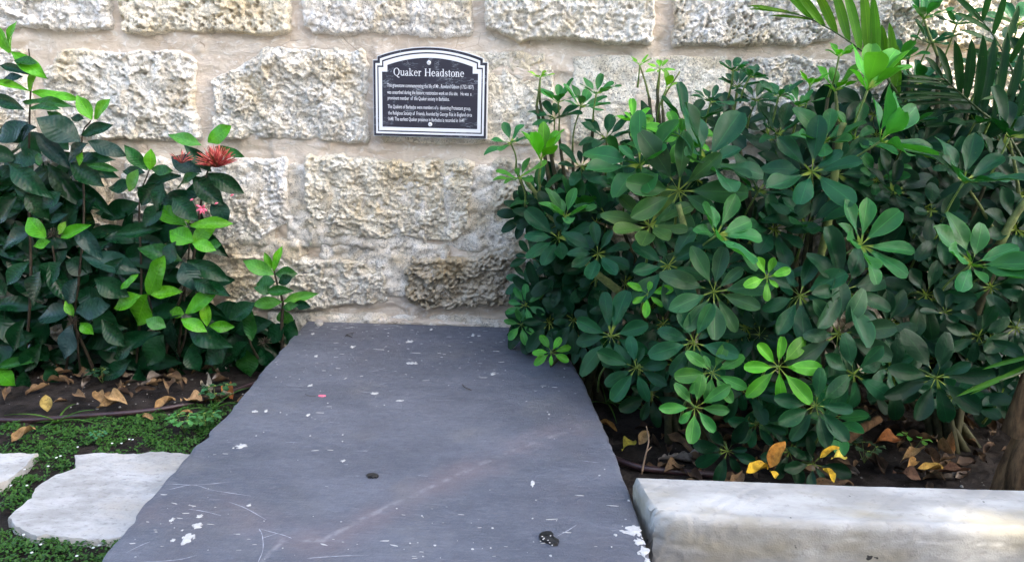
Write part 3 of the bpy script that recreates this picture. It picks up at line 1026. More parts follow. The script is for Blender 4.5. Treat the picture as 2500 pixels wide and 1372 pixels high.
# ------------------------------------------------------------------ paving stones
def flag(name, poly, zt_, label, seed):
    P = [PZ(a, b, zt_) for a, b in poly]
    pts = []
    for a, b in zip(P, P[1:] + P[:1]):
        m = max(1, int((b - a).length / 0.012))
        pts += [a + (b - a) * (k / m) for k in range(m)]
    arr = np.array([p[:] for p in pts])
    arr[:, 0] += 0.014 * fbm(arr[:, 0] * 40, arr[:, 1] * 40, 3, seed)
    arr[:, 1] += 0.020 * fbm(arr[:, 0] * 40, arr[:, 1] * 40, 3, seed + 5)
    c = arr.mean(0)
    n = len(arr)
    Vs, Fl = [], []
    LEV = [(1.0, -0.05), (1.0, zt_ - 0.005), (0.992, zt_)] + [(1 - .04 * q, zt_) for q in range(1, 25)]
    for k, (s, z) in enumerate(LEV):
        q = c + (arr - c) * s
        q[:, 2] = z + (0.007 * fbm(q[:, 0] * 25, q[:, 1] * 40, 5, seed + 9, .65) if k > 0 else 0)
        Vs.append(q)
        if k:
            Fl += [((k - 1) * n + i, (k - 1) * n + (i + 1) % n, k * n + (i + 1) % n, k * n + i) for i in range(n)]
    cz = c.copy()
    cz[2] = zt_
    Vs.append(cz[None])
    nl = len(LEV) - 1
    Fl += [(nl * n + i, nl * n + (i + 1) % n, (nl + 1) * n) for i in range(n)]
    me = mesh_from(name, np.concatenate(Vs), [q[::-1] for q in Fl])
    me.set_sharp_from_angle(angle=R(40))
    return thing(name, me, M['paver'], label, 'paving stone', 'white flagstones in the ground cover')


FLAG_A = [(183, 1111), (240, 1104), (300, 1108), (400, 1101), (462, 1106), (520, 1120), (440, 1250), (330, 1312), (300, 1309), (235, 1316), (170, 1311), (112, 1306), (92, 1310), (66, 1298), (24, 1276), (22, 1264), (42, 1240), (76, 1216), (90, 1190), (132, 1160), (178, 1146), (186, 1130)]
FLAG_B = [(-150, 1120), (-40, 1108), (92, 1106), (62, 1136), (16, 1172), (-40, 1196), (-160, 1190)]
FLAG_C = [(-260, 1260), (-40, 1240), (-20, 1290), (-120, 1400), (-330, 1380)]
flag('paving_stone', FLAG_A, 0.022, 'large white flagstone running under the slab edge', 5)
flag('paving_stone', FLAG_B, 0.022, 'smaller white flagstone tip behind the strip of green ground cover', 15)
# ------------------------------------------------------------------ plaque
pc = PY(1049.5, 334.5, -0.06)
ps = mpp(pc)                                           # one plaque unit = one photograph pixel


def plaque_outline(d, n=28):
    hw, nx, sh, nt, pk = 137 - d, 126.5 - d * 1.12, 176 - d * 1.22, 185 - d * 0.9, 208 - d * 1.12
    pts = [(-hw, d), (hw, d), (hw, sh), (nx, sh), (nx, nt)]
    for k in range(1, n):
        x = nx - 2 * nx * k / n
        pts.append((x, nt + (pk - nt) * (1 - (x / nx) ** 2)))
    return pts + [(-nx, nt), (-nx, sh), (-hw, sh)]


plaque = empty('wall_plaque', (pc.x, pc.y, pc.z), 'black marble-patterned wall plaque with white double border and white text', 'plaque')
plaque.rotation_euler = (R(-1.2), R(0.55), 0)


def prt(name, me, mat, par=plaque):
    o = bpy.data.objects.new(name, me)
    COL.objects.link(o)
    o.parent = par
    if mat: me.materials.append(mat)
    return o


def plate(d, y0, y1):
    P = plaque_outline(d)
    n = len(P)
    V_ = [(x * ps, y0, z * ps) for x, z in P] + [(x * ps, y1, z * ps) for x, z in P]
    return V_, [tuple(range(n))] + [(i, n + i, n + (i + 1) % n, (i + 1) % n) for i in range(n)] + [tuple(range(n, 2 * n))[::-1]]


prt('backing', mesh_from('backing', *plate(-1.6, 0.0, 0.05), False), M['white'])
prt('face', mesh_from('face', *plate(0.0, -0.003, -0.0002), False), M['marble'])


def band(d0, d1, y):
    A, B = plaque_outline(d0), plaque_outline(d1)
    n = len(A)
    V_ = [(x * ps, y, z * ps) for x, z in A + B]
    return V_, [(i, (i + 1) % n, n + (i + 1) % n, n + i) for i in range(n)]


prt('border_line', mesh_from('border_line', *band(5.2, 9.6, -0.0036), False), M['white'])
prt('border_band', mesh_from('border_band', *band(12.6, 21.0, -0.0036), False), M['white'])
for (x, z) in ((-2.5, 173.0), (1.0, 29.5)):
    V_, Fc = [], []
    pr = [(0, 1.6), (2.5, 1.5), (4.2, 1.1), (5.0, 0.4), (5.1, 0.0)]
    for k, (r_, h) in enumerate(pr):
        V_ += [((x + r_ * math.cos(a * .3927)) * ps, -0.0034 - h * ps, (z + r_ * math.sin(a * .3927)) * ps) for a in range(16)]
        if k: Fc += [((k - 1) * 16 + a, (k - 1) * 16 + (a + 1) % 16, k * 16 + (a + 1) % 16, k * 16 + a) for a in range(16)]
    s = prt('screw_cap', mesh_from('screw_cap', V_, Fc), M['white'])
    mb = MB()
    for rot in (0, 1.57):
        c, q = math.cos(rot + .5), math.sin(rot + .5)
        mb.add([((x + u_ * c - w_ * q) * ps, -0.0036 - 1.66 * ps - rot * 1e-5, (z + u_ * q + w_ * c) * ps) for u_, w_ in ((-2, -.35), (2, -.35), (2, .35), (-2, .35))], [(0, 1, 2, 3)])
    prt('cross_slot', mb.mesh('cross_slot', False), M['scratch'], s)

# serif capitals and small letters of the heading, drawn as strips: x to the right, z up, cap height 1
class Glyphs:
    def __init__(self):
        self.q, self.lift = [], 0

    def strip(self, L, R_):
        self.lift += 1
        self.q.append((list(L), list(R_), self.lift))

    def bar(self, x0, x1, z0, z1):
        self.strip([(x0, z0), (x0, z1)], [(x1, z0), (x1, z1)])

    def line(self, pts, ws):
        P = [Vector((a, b, 0)) for a, b in pts]
        L, R_ = [], []
        for i, p in enumerate(P):
            t_ = (P[min(i + 1, len(P) - 1)] - P[max(i - 1, 0)]).normalized()
            n_ = Vector((-t_.y, t_.x, 0)) * ws[i] / 2
            L.append(((p + n_).x, (p + n_).y))
            R_.append(((p - n_).x, (p - n_).y))
        self.strip(L, R_)

    def arc(self, cx, cz, rx, rz, tx, tz_, a0, a1, n=20):
        L, R_ = [], []
        for k in range(n + 1):
            a = R(a0 + (a1 - a0) * k / n)
            L.append((cx + rx * math.cos(a), cz + rz * math.sin(a)))
            R_.append((cx + (rx - tx) * math.cos(a), cz + (rz - tz_) * math.sin(a)))
        self.strip(L, R_)

    def stem(self, x, z0, z1, foot=True, head=None, w=.13):
        self.bar(x - w / 2, x + w / 2, z0, z1)
        if foot: self.bar(x - .16, x + .16, z0, z0 + .045)
        if head == 'full': self.bar(x - .16, x + .16, z1 - .045, z1)
        if head == 'flag': self.line([(x - .16, z1 - .07), (x, z1 - .01)], [.05, .06])


def glyph(ch):
    G = Glyphs()
    XH = .68
    if ch == 'H':
        G.stem(.20, 0, 1, True, 'full', .15); G.stem(.82, 0, 1, True, 'full', .15); G.bar(.2, .82, .48, .54); w = 1.04
    elif ch == 'Q':
        G.arc(.50, .5, .46, .52, .15, .06, 0, 360, 36); G.line([(.46, .03), (.62, -.12), (.78, -.22), (.98, -.22)], [.06, .11, .12, .04]); w = 1.02
    elif ch == 'u':
        G.bar(.10, .22, .16, XH); G.line([(.02, XH - .05), (.16, XH - .02)], [.05, .05])
        G.arc(.32, .2, .22, .21, .12, .10, 180, 330); G.bar(.50, .62, 0, XH); G.bar(.56, .70, 0, .045); G.line([(.42, XH - .05), (.56, XH - .02)], [.05, .05]); w = .72
    elif ch == 'a':
        G.bar(.36, .48, .06, .48); G.arc(.28, .47, .20, .21, .09, .07, 0, 165); G.arc(.24, .17, .20, .19, .12, .07, 40, 330); G.line([(.42, .40), (.22, .35)], [.05, .05]); G.line([(.42, .05), (.50, .02), (.58, .06)], [.1, .08, .04]); w = .62
    elif ch == 'k':
        G.stem(.16, 0, 1, True, 'flag', .12); G.line([(.2, .30), (.52, .62)], [.05, .05]); G.bar(.38, .66, XH - .045, XH); G.line([(.27, .37), (.55, .03)], [.13, .13]); G.bar(.44, .72, 0, .045); w = .74
    elif ch == 'e':
        G.arc(.31, .34, .28, .36, .12, .07, 0, 320, 26); G.bar(.1, .55, .37, .425); w = .64
    elif ch == 'r':
        G.stem(.17, 0, XH, True, 'flag', .12); G.line([(.2, .42), (.28, .58), (.38, .63), (.46, .58)], [.05, .09, .11, .12]); w = .50
    elif ch == 'd':
        G.bar(.48, .60, 0, 1); G.line([(.36, .95), (.52, .98)], [.05, .05]); G.bar(.54, .70, 0, .045); G.arc(.32, .34, .27, .36, .12, .06, 25, 335, 26); w = .72
    elif ch == 's':
        G.line([(.42, .48), (.38, .60), (.26, .66), (.14, .60), (.13, .50), (.22, .40), (.34, .32), (.42, .22), (.40, .10), (.28, .02), (.14, .05), (.07, .20)], [.04, .06, .07, .08, .11, .13, .14, .13, .10, .07, .06, .04]); w = .52
    elif ch == 't':
        G.bar(.14, .26, .12, .86); G.bar(.02, .40, XH - .055, XH); G.arc(.29, .14, .15, .15, .11, .07, 180, 310); w = .42
    elif ch == 'o':
        G.arc(.34, .34, .31, .36, .13, .06, 0, 360, 30); w = .68
    elif ch == 'n':
        G.stem(.16, 0, XH, True, 'flag', .12); G.arc(.36, .42, .22, .27, .12, .09, 0, 150); G.stem(.52, 0, .43, True, None, .12); w = .72
    else:
        return [], .45
    return G.q, w


def heading(text, x0, x1, base, cap):
    pen, quads = 0.0, []
    for ch in text:
        q, w = glyph(ch)
        quads += [([(a + pen, b) for a, b in L], [(a + pen, b) for a, b in R_], l) for L, R_, l in q]
        pen += w
    sx = (x1 - x0) / pen
    mb = MB()
    for L, R_, l in quads:
        n = len(L)
        y = -0.0036 - l * 0.00006
        V_ = [((x0 + a * sx) * ps, y, (base + b * cap) * ps) for a, b in L] + [((x0 + a * sx) * ps, y, (base + b * cap) * ps) for a, b in R_]
        mb.add(V_, [(k, n + k, n + k + 1, k + 1) for k in range(n - 1)])
    return mb.mesh('heading_lettering', False)


def PX(zx): return 880 + zx / 5.276 - 1049.5
def PZ2(zy): return 334.5 - (100 + zy / 5.276)


prt('heading_lettering', heading('Quaker Headstone', PX(427), PX(1332), PZ2(488), 17.5), M['white'])


def body(text, zx0, zx1, zbase):
    cu = bpy.data.curves.new('lettering', 'FONT')
    cu.body = text
    cu.size = 1.0
    cu.resolution_u = 2
    cu.offset = 0.004
    tmp = bpy.data.objects.new('tmp', cu)
    COL.objects.link(tmp)
    dg = bpy.context.evaluated_depsgraph_get()
    me = bpy.data.meshes.new_from_object(tmp.evaluated_get(dg))
    bpy.data.objects.remove(tmp)
    v = np.zeros(len(me.vertices) * 3, dtype=np.float32)
    me.vertices.foreach_get('co', v)
    v = v.reshape(-1, 3)
    w = v[:, 0].max() - v[:, 0].min()
    sx = (PX(zx1) - PX(zx0)) / w
    q = np.stack([(PX(zx0) + (v[:, 0] - v[:, 0].min()) * sx) * ps, np.full(len(v), -0.0037), (PZ2(zbase) + v[:, 1] * 12.6) * ps], 1)
    me.vertices.foreach_set('co', q.astype(np.float32).ravel())
    me.update()
    me.materials.clear()
    prt('body_lettering', me, M['white'])


for txt, a, b, c in (('This gravestone commemorating the life of Mr.  Rowland Gibson (1752-1837)', 347, 1452, 630),
                     ('was unearthed during the historic restoration work on this site.   He was  a', 347, 1425, 714),
                     ('prominent member  of  the Quaker society in Barbados.', 353, 1145, 786),
                     ('The Quakers of Barbados were members of a  dissenting Protestant group,', 353, 1420, 893),
                     ('the Religious Society of  Friends, founded by George Fox in England circa', 357, 1435, 972),
                     ('1648. The earliest Quaker presence in Barbados is recorded in 1649.', 360, 1345, 1046)):
    body(txt, a, b, c)
# ------------------------------------------------------------------ leaves
def leaf_mesh(name, prof, cup, droop, wave, seed, nl=11, nw=2, fold=0.0):
    """A leaf of length 1 along +Y, upper side +Z. prof: half widths at equal steps."""
    rs = random.Random(seed)
    T = np.linspace(0, 1, nl)
    hw = np.interp(T, np.linspace(0, 1, len(prof)), prof)
    cols = np.linspace(-1, 1, 2 * nw + 1)
    V, UV = [], []
    ph = rs.random() * 6
    for t, w in zip(T, hw):
        for c in cols:
            x = c * w
            z = cup * (x * x) * 2.2 + fold * abs(x) - droop * t * t + wave * math.sin(t * 9 + ph + c * 1.2) * abs(c) * 0.05 + 0.012 * (1 - abs(c)) * -1
            V.append((x + 0.02 * math.sin(t * 3 + ph) * t, t, z))
            UV.append(((c + 1) / 2, t))
    n = len(cols)
    Fc = [(i * n + k, i * n + k + 1, (i + 1) * n + k + 1, (i + 1) * n + k) for i in range(nl - 1) for k in range(n - 1)]
    me = mesh_from(name, V, Fc)
    uvl = me.uv_layers.new(name='uv')
    for lp in me.loops:
        uvl.data[lp.index].uv = UV[lp.vertex_index]
    return me


P_UMB = [.011, .011, .012, .03, .08, .130, .170, .20, .215, .215, .195, .145, .04]
P_UMB2 = [.011, .011, .012, .035, .09, .15, .19, .215, .23, .23, .21, .165, .08]
P_IXO = [.012, .07, .135, .185, .215, .225, .215, .185, .135, .07, .004]
P_IXO2 = [.012, .06, .115, .155, .18, .185, .175, .15, .105, .05, .004]
UMB = [leaf_mesh('leaflet', P_UMB, .5, .12, .5, 1, 13), leaf_mesh('leaflet', P_UMB, .6, .02, .8, 2, 13), leaf_mesh('leaflet', P_UMB2, .2, .22, 1.0, 3, 13), leaf_mesh('leaflet', P_UMB2, -.3, .20, .7, 4, 13),
       leaf_mesh('leaflet', P_UMB2, .8, -.06, .4, 5, 13)]
IXO = [leaf_mesh('leaf', P_IXO, .5, .14, .6, 11, 12, 2, .18), leaf_mesh('leaf', P_IXO2, .3, .22, .8, 12, 12, 2, .25), leaf_mesh('leaf', P_IXO, -.2, .10, .9, 13, 12, 2, .1), leaf_mesh('leaf', P_IXO2, .8, .04, .5, 14, 12, 2, .3)]
for m_ in UMB: m_.materials.append(M['umbrella'])
for m_ in IXO: m_.materials.append(M['ixora'])


def frame(base, d, nrm, L, W=1.0):
    d = Vector(d).normalized()
    n_ = Vector(nrm)
    n_ = n_ - d * n_.dot(d)
    if n_.length < 1e-4: n_ = d.orthogonal()
    n_.normalize()
    x = d.cross(n_)
    return Matrix(((x.x * L * W, d.x * L, n_.x * L, base.x), (x.y * L * W, d.y * L, n_.y * L, base.y), (x.z * L * W, d.z * L, n_.z * L, base.z), (0, 0, 0, 1)))


def put(name, me, mtx, parent, color):
    o = bpy.data.objects.new(name, me)
    COL.objects.link(o)
    o.parent = parent
    base = parent.get('_base', None)
    b = Vector(base) if base is not None else Vector((0, 0, 0))
    o.matrix_parent_inverse = Matrix.Translation(-b)
    o.matrix_basis = mtx
    o.color = (*color, 1)
    return o


def jit(c, s=0.18):
    k = 1 + random.uniform(-s, s)
    return (max(c[0] * k * (1 + random.uniform(-.15, .15)), .003), c[1] * k, max(c[2] * k * (1 + random.uniform(-.15, .15)), .003))


class Joiner:                                            # many leaves in one mesh, for the mass behind the ones in front
    def __init__(self):
        self.v, self.f, self.uv, self.n = [], [], [], 0
        self.cache = {}

    def add(self, me, mtx):
        if me.name not in self.cache:
            v = np.zeros(len(me.vertices) * 3, dtype=np.float32)
            me.vertices.foreach_get('co', v)
            f = np.zeros(len(me.loops), dtype=np.int32)
            me.loops.foreach_get('vertex_index', f)
            uv = np.zeros(len(me.loops) * 2, dtype=np.float32)
            me.uv_layers[0].data.foreach_get('uv', uv)
            self.cache[me.name] = (v.reshape(-1, 3), f.reshape(-1, 4), uv)
        v, f, uv = self.cache[me.name]
        A = np.array(mtx)
        self.v.append(v @ A[:3, :3].T + A[:3, 3])
        self.f.append(f + self.n)
        self.uv.append(uv)
        self.n += len(v)

    def mesh(self, name):
        me = mesh_from(name, np.concatenate(self.v), np.concatenate(self.f))
        u = me.uv_layers.new(name='uv')
        u.data.foreach_set('uv', np.concatenate(self.uv))
        return me


def camvec(a, b, c):                                     # right, up, towards the viewer
    return (Vector((1, 0, 0)) * a + Vector((0, 0, 1)) * b + Vector((0, -1, 0)) * c).normalized()


DK, MD, LT, YG, VD = (.009, .060, .023), (.021, .118, .030), (.056, .235, .014), (.10, .27, .02), (.004, .032, .012)  # VD is darkened to put the shade of the gaps into the colour


def depth_umb(px, py):
    y = np.interp(py, [0, 150, 300, 450, 700, 900, 1050, 1150], [-.22, -.30, -.46, -.62, -.80, -.90, -.99, -1.03])
    k = np.interp(px, [1180, 1320, 1500, 1700], [.40, .52, .85, 1.0])
    return float(y * k)


# hub x, y, leaflet length (px), axis (right, up, viewer), cone angle, leaflets, colour
WH = [
    (1247, 350, 68, -.3, .8, .5, 62, 7, MD), (1321, 393, 92, .05, 1, .3, 26, 7, LT), (1268, 436, 70, -.3, .8, .45, 55, 7, (.055, .21, .025)), (1363, 252, 66, -.1, 1, .3, 48, 8, MD), (1418, 262, 80, .25, 1, .3, 52, 8, MD),
    (1354, 290, 74, 0, .9, .5, 66, 8, DK), (1319, 190, 32, 0, 1, .3, 60, 6, YG), (1562, 160, 38, 0, 1, .3, 55, 5, YG), (1611, 169, 36, 0, .9, .5, 72, 7, YG), (1626, 219, 52, .3, 1, .2, 28, 3, YG),
    (1547, 297, 56, 0, .9, .4, 60, 8, LT), (1580, 316, 52, 0, .8, .5, 70, 7, (.10, .25, .04)), (1563, 405, 140, -.35, .75, .6, 58, 9, MD), (1660, 334, 84, .1, .75, .65, 76, 8, LT), (1676, 305, 118, .1, .9, .35, 46, 8, DK),
    (1640, 394, 112, 0, .7, .6, 60, 8, MD), (1722, 402, 150, .4, .8, .5, 55, 9, DK), (1656, 466, 150, .1, .1, .95, 74, 9, (.022, .08, .026)), (1310, 480, 80, -.2, .7, .6, 60, 8, MD), (1380, 530, 88, 0, .9, .45, 42, 8, (.045, .17, .045)),
    (1415, 516, 96, .2, .9, .4, 42, 8, MD), (1480, 525, 90, 0, .9, .5, 50, 8, DK), (1586, 552, 118, -.1, .7, .6, 58, 9, (.035, .085, .022)), (1364, 582, 96, -.25, .6, .7, 62, 9, DK), (1460, 620, 90, -.05, .6, .75, 68, 9, DK),
    (1632, 648, 112, -.1, .45, .85, 70, 9, DK), (1750, 574, 128, .4, .6, .6, 62, 9, MD), (1743, 712, 140, .05, .35, .9, 76, 10, (.022, .080, .032)), (1455, 680, 84, -.2, -.2, .9, 70, 8, DK), (1506, 752, 82, -.1, .4, .85, 70, 8, VD),
    (1581, 718, 56, .1, .5, .8, 70, 6, LT), (1492, 820, 108, -.4, .3, .8, 70, 9, DK), (1346, 860, 46, 0, .5, .85, 72, 7, LT), (1553, 897, 90, -.3, .2, .9, 72, 8, DK), (1694, 836, 96, 0, .3, .95, 76, 9, DK), (1739, 909, 84, 0, .3, .95, 76, 9, (.038, .16, .032)),
    (1298, 628, 64, -.3, .4, .8, 66, 8, DK), (1287, 684, 64, -.4, .2, .8, 66, 8, DK), (1282, 745, 52, -.3, .4, .8, 70, 8, MD), (1273, 792, 48, -.2, .1, .9, 66, 6, (.03, .14, .03)), (1322, 796, 66, -.1, -.1, .9, 66, 8, DK),
    (2101, 600, 128, .35, .6, .7, 62, 9, MD), (2371, 646, 136, .1, .65, .7, 60, 9, MD), (1952, 722, 112, 0, .5, .8, 70, 9, DK), (2065, 706, 150, .4, .4, .8, 70, 9, DK), (2047, 815, 132, .15, .3, .9, 74, 9, (.021, .074, .032)), (1901, 895, 104, .1, .35, .9, 76, 8, LT),
    (2083, 913, 120, .2, .1, .95, 76, 8, DK), (2260, 720, 104, 0, .2, .9, 76, 9, VD), (2285, 922, 124, 0, .15, .95, 76, 9, VD), (2418, 700, 104, 0, -.1, .95, 74, 8, DK), (2389, 820, 104, -.1, .2, .9, 76, 8, VD), (1872, 678, 62, .2, .4, .85, 66, 6, LT),
    (1970, 550, 124, -.1, .75, .6, 58, 9, DK), (2291, 572, 104, 0, .5, .8, 66, 8, VD), (2117, 222, 132, .15, 1, .3, 36, 8, (.06, .23, .03)), (2040, 224, 80, -.15, 1, .3, 38, 6, LT), (2015, 346, 104, -.2, .8, .55, 54, 8, MD), (2084, 341, 104, .3, .8, .5, 56, 8, MD),
    (2150, 345, 150, .6, .7, .55, 50, 9, MD), (1982, 421, 130, -.3, .6, .7, 64, 8, DK), (2036, 425, 120, .35, .5, .75, 66, 8, DK), (1951, 262, 60, 0, 1, .3, 42, 8, MD), (1978, 210, 44, 0, 1, .3, 44, 6, LT), (2048, 140, 58, 0, 1, .3, 50, 7, LT),
    (1800, 214, 62, -.1, .9, .4, 60, 9, DK), (1845, 246, 66, .1, .8, .5, 64, 9, DK), (1790, 175, 52, 0, 1, .3, 56, 8, DK), (1830, 190, 48, .3, .9, .4, 56, 8, DK), (2463, 337, 118, .05, 1, .4, 48, 9, VD), (2352, 446, 122, .1, .9, .5, 52, 9, DK),
    (2255, 48, 78, .1, 1, .35, 44, 8, MD), (2270, 108, 72, .1, .9, .5, 58, 8, DK), (2485, 60, 92, -.2, .8, .5, 66, 8, DK), (2500, 150, 100, -.2, .7, .6, 66, 8, VD), (1697, 994, 92, .1, .2, .95, 76, 8, (.035, .15, .03)), (1992, 990, 108, 0, .2, .95, 76, 9, DK),
    (1809, 950, 88, 0, 0, 1, 72, 8, DK), (1847, 1034, 80, 0, 0, 1, 74, 8, DK), (1776, 1100, 84, -.1, .1, .95, 74, 8, VD), (1928, 1100, 84, .2, .2, .9, 74, 7, VD), (1985, 1132, 84, .1, .4, .85, 72, 7, VD), (1890, 560, 104, .1, .6, .7, 64, 9, DK),
    (1850, 470, 110, .2, .8, .5, 56, 9, DK), (1900, 330, 100, -.1, .9, .45, 52, 8, DK), (2180, 470, 110, .2, .7, .6, 60, 8, VD), (1600, 480, 100, -.2, .6, .7, 60, 8, DK), (1530, 460, 92, 0, .7, .6, 56, 8, DK), (1690, 620, 100, .2, .4, .85, 66, 8, DK),
    (1620, 790, 100, 0, .3, .9, 72, 8, VD), (1820, 800, 110, .1, .2, .9, 74, 9, DK), (1590, 960, 88, -.2, .1, .95, 74, 8, VD), (1920, 800, 100, 0, .3, .9, 72, 8, VD), (2160, 800, 112, .1, .3, .9, 72, 8, VD), (2180, 920, 100, .1, .1, .95, 74, 8, VD), (2480, 560, 110, 0, .5, .8, 66, 8, VD),
    (2480, 800, 110, -.1, .2, .9, 74, 8, VD), (1420, 410, 84, 0, .8, .55, 58, 8, DK), (1480, 340, 84, -.1, .8, .5, 56, 8, DK), (1400, 700, 84, -.2, .2, .9, 70, 8, VD), (1400, 780, 84, -.2, .1, .9, 72, 8, VD), (1650, 890, 88, -.1, .2, .95, 74, 8, DK),
    (2230, 300, 96, .1, .9, .4, 54, 8, DK), (1900, 238, 58, 0, .9, .4, 54, 8, DK), (2195, 150, 70, .1, 1, .3, 46, 8, MD), (2235, 205, 80, .2, .9, .4, 52, 8, DK), (2335, 62, 70, 0, .9, .4, 54, 8, DK), (2405, 165, 84, -.1, .8, .5, 60, 8, DK), (2450, 235, 90, 0, .8, .5, 60, 8, DK), (1735, 250, 60, .1, .9, .4, 54, 8, DK), (1455, 232, 58, .1, 1, .3, 50, 8, MD), (2380, 300, 100, 0, .8, .5, 60, 8, VD), (2560, 420, 120, 0, .7, .6, 60, 8, DK), (2580, 650, 120, 0, .5, .8, 66, 8, DK), (2590, 900, 120, 0, .2, .9, 72, 8, DK),
]
SHR = [  # base px x at the ground, base y, x limit, label
    (1430, -.36, 1500, 'umbrella tree shrub hanging over the slab, nearest the plaque'),
    (1690, -.62, 1785, 'bushy umbrella tree shrub with large whorled leaves behind the kerb end'),
    (2010, -.62, 2140, 'tall umbrella tree shrub with bright new leaves at its top, beside the palm frond'),
    (2360, -.60, 9999, 'dark shaded umbrella tree shrub at the far end of the kerb'),
]
shrubs, joins, stems = [], [], []
for (bx, by, lim, lab) in SHR:
    b = PZ(bx, 1000, 0.0)
    b = Vector((PY(bx, 900, by).x, by, 0.0))
    shrubs.append(empty('umbrella_tree_shrub', b, lab, 'shrub', 'umbrella tree shrubs in the bed'))
    joins.append(Joiner())
    stems.append(MB())


def which(px):
    for i, s in enumerate(SHR):
        if px < s[2]: return i


def whorl(px, py, L, ax, ay, at, cone, n, col, y=None, joiner=None, sh=None):
    y = depth_umb(px, py) if y is None else y
    hub = PY(px, py, y)
    Lm = L * mpp(hub) * (1.14 if joiner else 1.09)
    a = camvec(ax, ay, at)
    e1 = a.orthogonal().normalized()
    e2 = a.cross(e1)
    ph = random.random() * 6.28
    plen = (0.7 + .6 * random.random()) * Lm + .03
    down = Vector((0, 0.45, -0.75))
    end = hub + (-a * .55 + down * .6).normalized() * plen
    mid = hub - a * plen * .5
    if joiner is None:
        mb = MB()
        mb.tube(spline([end, mid, hub], 4), [.0042, .0038, .0034, .003, .0028, .0026, .0026, .0028, .0034], 6)
        for k in range(n):                              # the short stalks of the leaflets leave a small knob
            pass
        st = link('leaf_whorl', mb.mesh('leaf_whorl'), M['petiole'], sh)
    for k in range(n):
        phi = ph + 2 * math.pi * (k + random.uniform(-.2, .2)) / n
        cn = R(cone + random.uniform(-10, 10))
        d = a * math.cos(cn) + (e1 * math.cos(phi) + e2 * math.sin(phi)) * math.sin(cn)
        d.z -= 0.06
        d.normalize()
        nr = a - d * a.dot(d) + Vector((random.uniform(-.16, .16), random.uniform(-.16, .16), .10))
        l = Lm * random.uniform(.72, 1.06)
        if k == 0: l *= .65
        m_ = UMB[random.randrange(5)]
        mt = frame(hub, d, nr, l, random.uniform(.70, .90))
        if joiner is not None:
            joiner.add(m_, mt)
        else:
            o = bpy.data.objects.new('leaflet', m_)
            COL.objects.link(o)
            o.parent = st
            o.matrix_basis = mt
            c = jit([q * (1.15 if py < 330 and L < 140 else 1) for q in col], .34)
            o.color = (*c, 1)
    return hub, end


HERO = {(1563, 405), (1660, 334), (1656, 466), (1632, 648), (1743, 712), (1750, 574), (2101, 600), (2371, 646), (1952, 722), (2047, 815), (1901, 895), (2285, 922), (1739, 909), (1697, 994), (1992, 990), (1694, 836), (1492, 820), (1364, 582), (1460, 620),
        (1553, 897), (1346, 860), (2117, 222), (2015, 346), (2150, 345), (2352, 446), (2463, 337), (1586, 552), (1722, 402), (1321, 393), (1247, 350), (1268, 436), (1380, 530), (2065, 706), (1982, 421), (2083, 913), (1872, 678), (1581, 718)}
for w in WH:
    i = which(w[0])
    yy = depth_umb(w[0], w[1])
    if (w[0], w[1]) in HERO:
        yy -= .05 + .03 * (w[8] is LT)
        if w[6] > 68: w = w[:6] + (82,) + w[7:]
    elif w[2] > 60:
        yy += .10
        w = w[:2] + (w[2] * .92,) + w[3:]
    hub, end = whorl(*w, y=min(yy, -.06), sh=shrubs[i])
    b = Vector(shrubs[i]['_base'])
    if w[6 - 4] > 0 and random.random() < .55:
        top = end
        q1 = top * .55 + b * .45 + Vector((0, .12, 0.05))
        stems[i].tube(spline([b + Vector((random.uniform(-.08, .08), random.uniform(-.06, .06), -.02)), q1, top], 7), list(np.linspace(.013, .005, 15)), 7)
# stems that show between the leaves: photo polyline, depth, radius px
for ln, y, r_ in (([(1700, 640), (1678, 580), (1656, 500)], -.70, 13), ([(1392, 620), (1340, 520), (1285, 440)], -.32, 10), ([(1510, 710), (1460, 670), (1430, 640)], -.62, 14), ([(2000, 640), (2022, 540), (2050, 340), (2060, 300)], -.58, 14),
                  ([(2440, 600), (2470, 540), (2520, 470)], -.62, 15), ([(2490, 500), (2480, 420), (2465, 345)], -.42, 6), ([(2425, 560), (2390, 500), (2356, 450)], -.52, 6), ([(2080, 330), (2100, 270), (2116, 225)], -.34, 6),
                  ([(2045, 300), (2043, 260), (2040, 226)], -.33, 6), ([(1585, 240), (1575, 200), (1563, 163)], -.25, 4), ([(1603, 260), (1608, 215), (1611, 172)], -.25, 4), ([(1618, 270), (1620, 240), (1660, 175)], -.25, 4),
                  ([(1330, 500), (1316, 440), (1322, 395)], -.24, 5), ([(1310, 260), (1315, 225), (1319, 192)], -.15, 4), ([(2290, 140), (2270, 90), (2256, 50)], -.2, 5), ([(1780, 300), (1795, 250), (1800, 216)], -.2, 6), ([(2250, 640), (2275, 540), (2300, 400)], -.4, 5)):
    i = which(ln[len(ln) // 2][0])
    P = [PY(a, b, y) for a, b in ln]
    s = mpp(P[0])
    mb = MB()
    Q = spline(P, 6)
    mb.tube(Q, [.72 * r_ * s * (1 - .35 * k / (len(Q) - 1)) * (1.0 + .12 * (k % 3 == 0)) for k in range(len(Q))], 8)
    link('branch', mb.mesh('branch'), M['green_bark'], shrubs[i])
    b = Vector(shrubs[i]['_base'])
    stems[i].tube(spline([b, (b + P[0]) / 2 + Vector((0, .05, 0)), P[0]], 6), list(np.linspace(.014, r_ * s, 13)), 7)
FILL = [(1290, 330), (1340, 270), (1480, 290), (1560, 340), (1760, 300), (1930, 300), (2010, 250), (2150, 240), (2300, 180), (2480, 100), (2530, 120), (2560, 420), (2800, 460), (2800, 1040), (2420, 800), (2330, 960), (2150, 960), (2020, 1060), (1780, 1060), (1620, 1000), (1500, 900), (1420, 830), (1320, 780), (1290, 640), (1300, 540), (1270, 440)]
n_ = 0
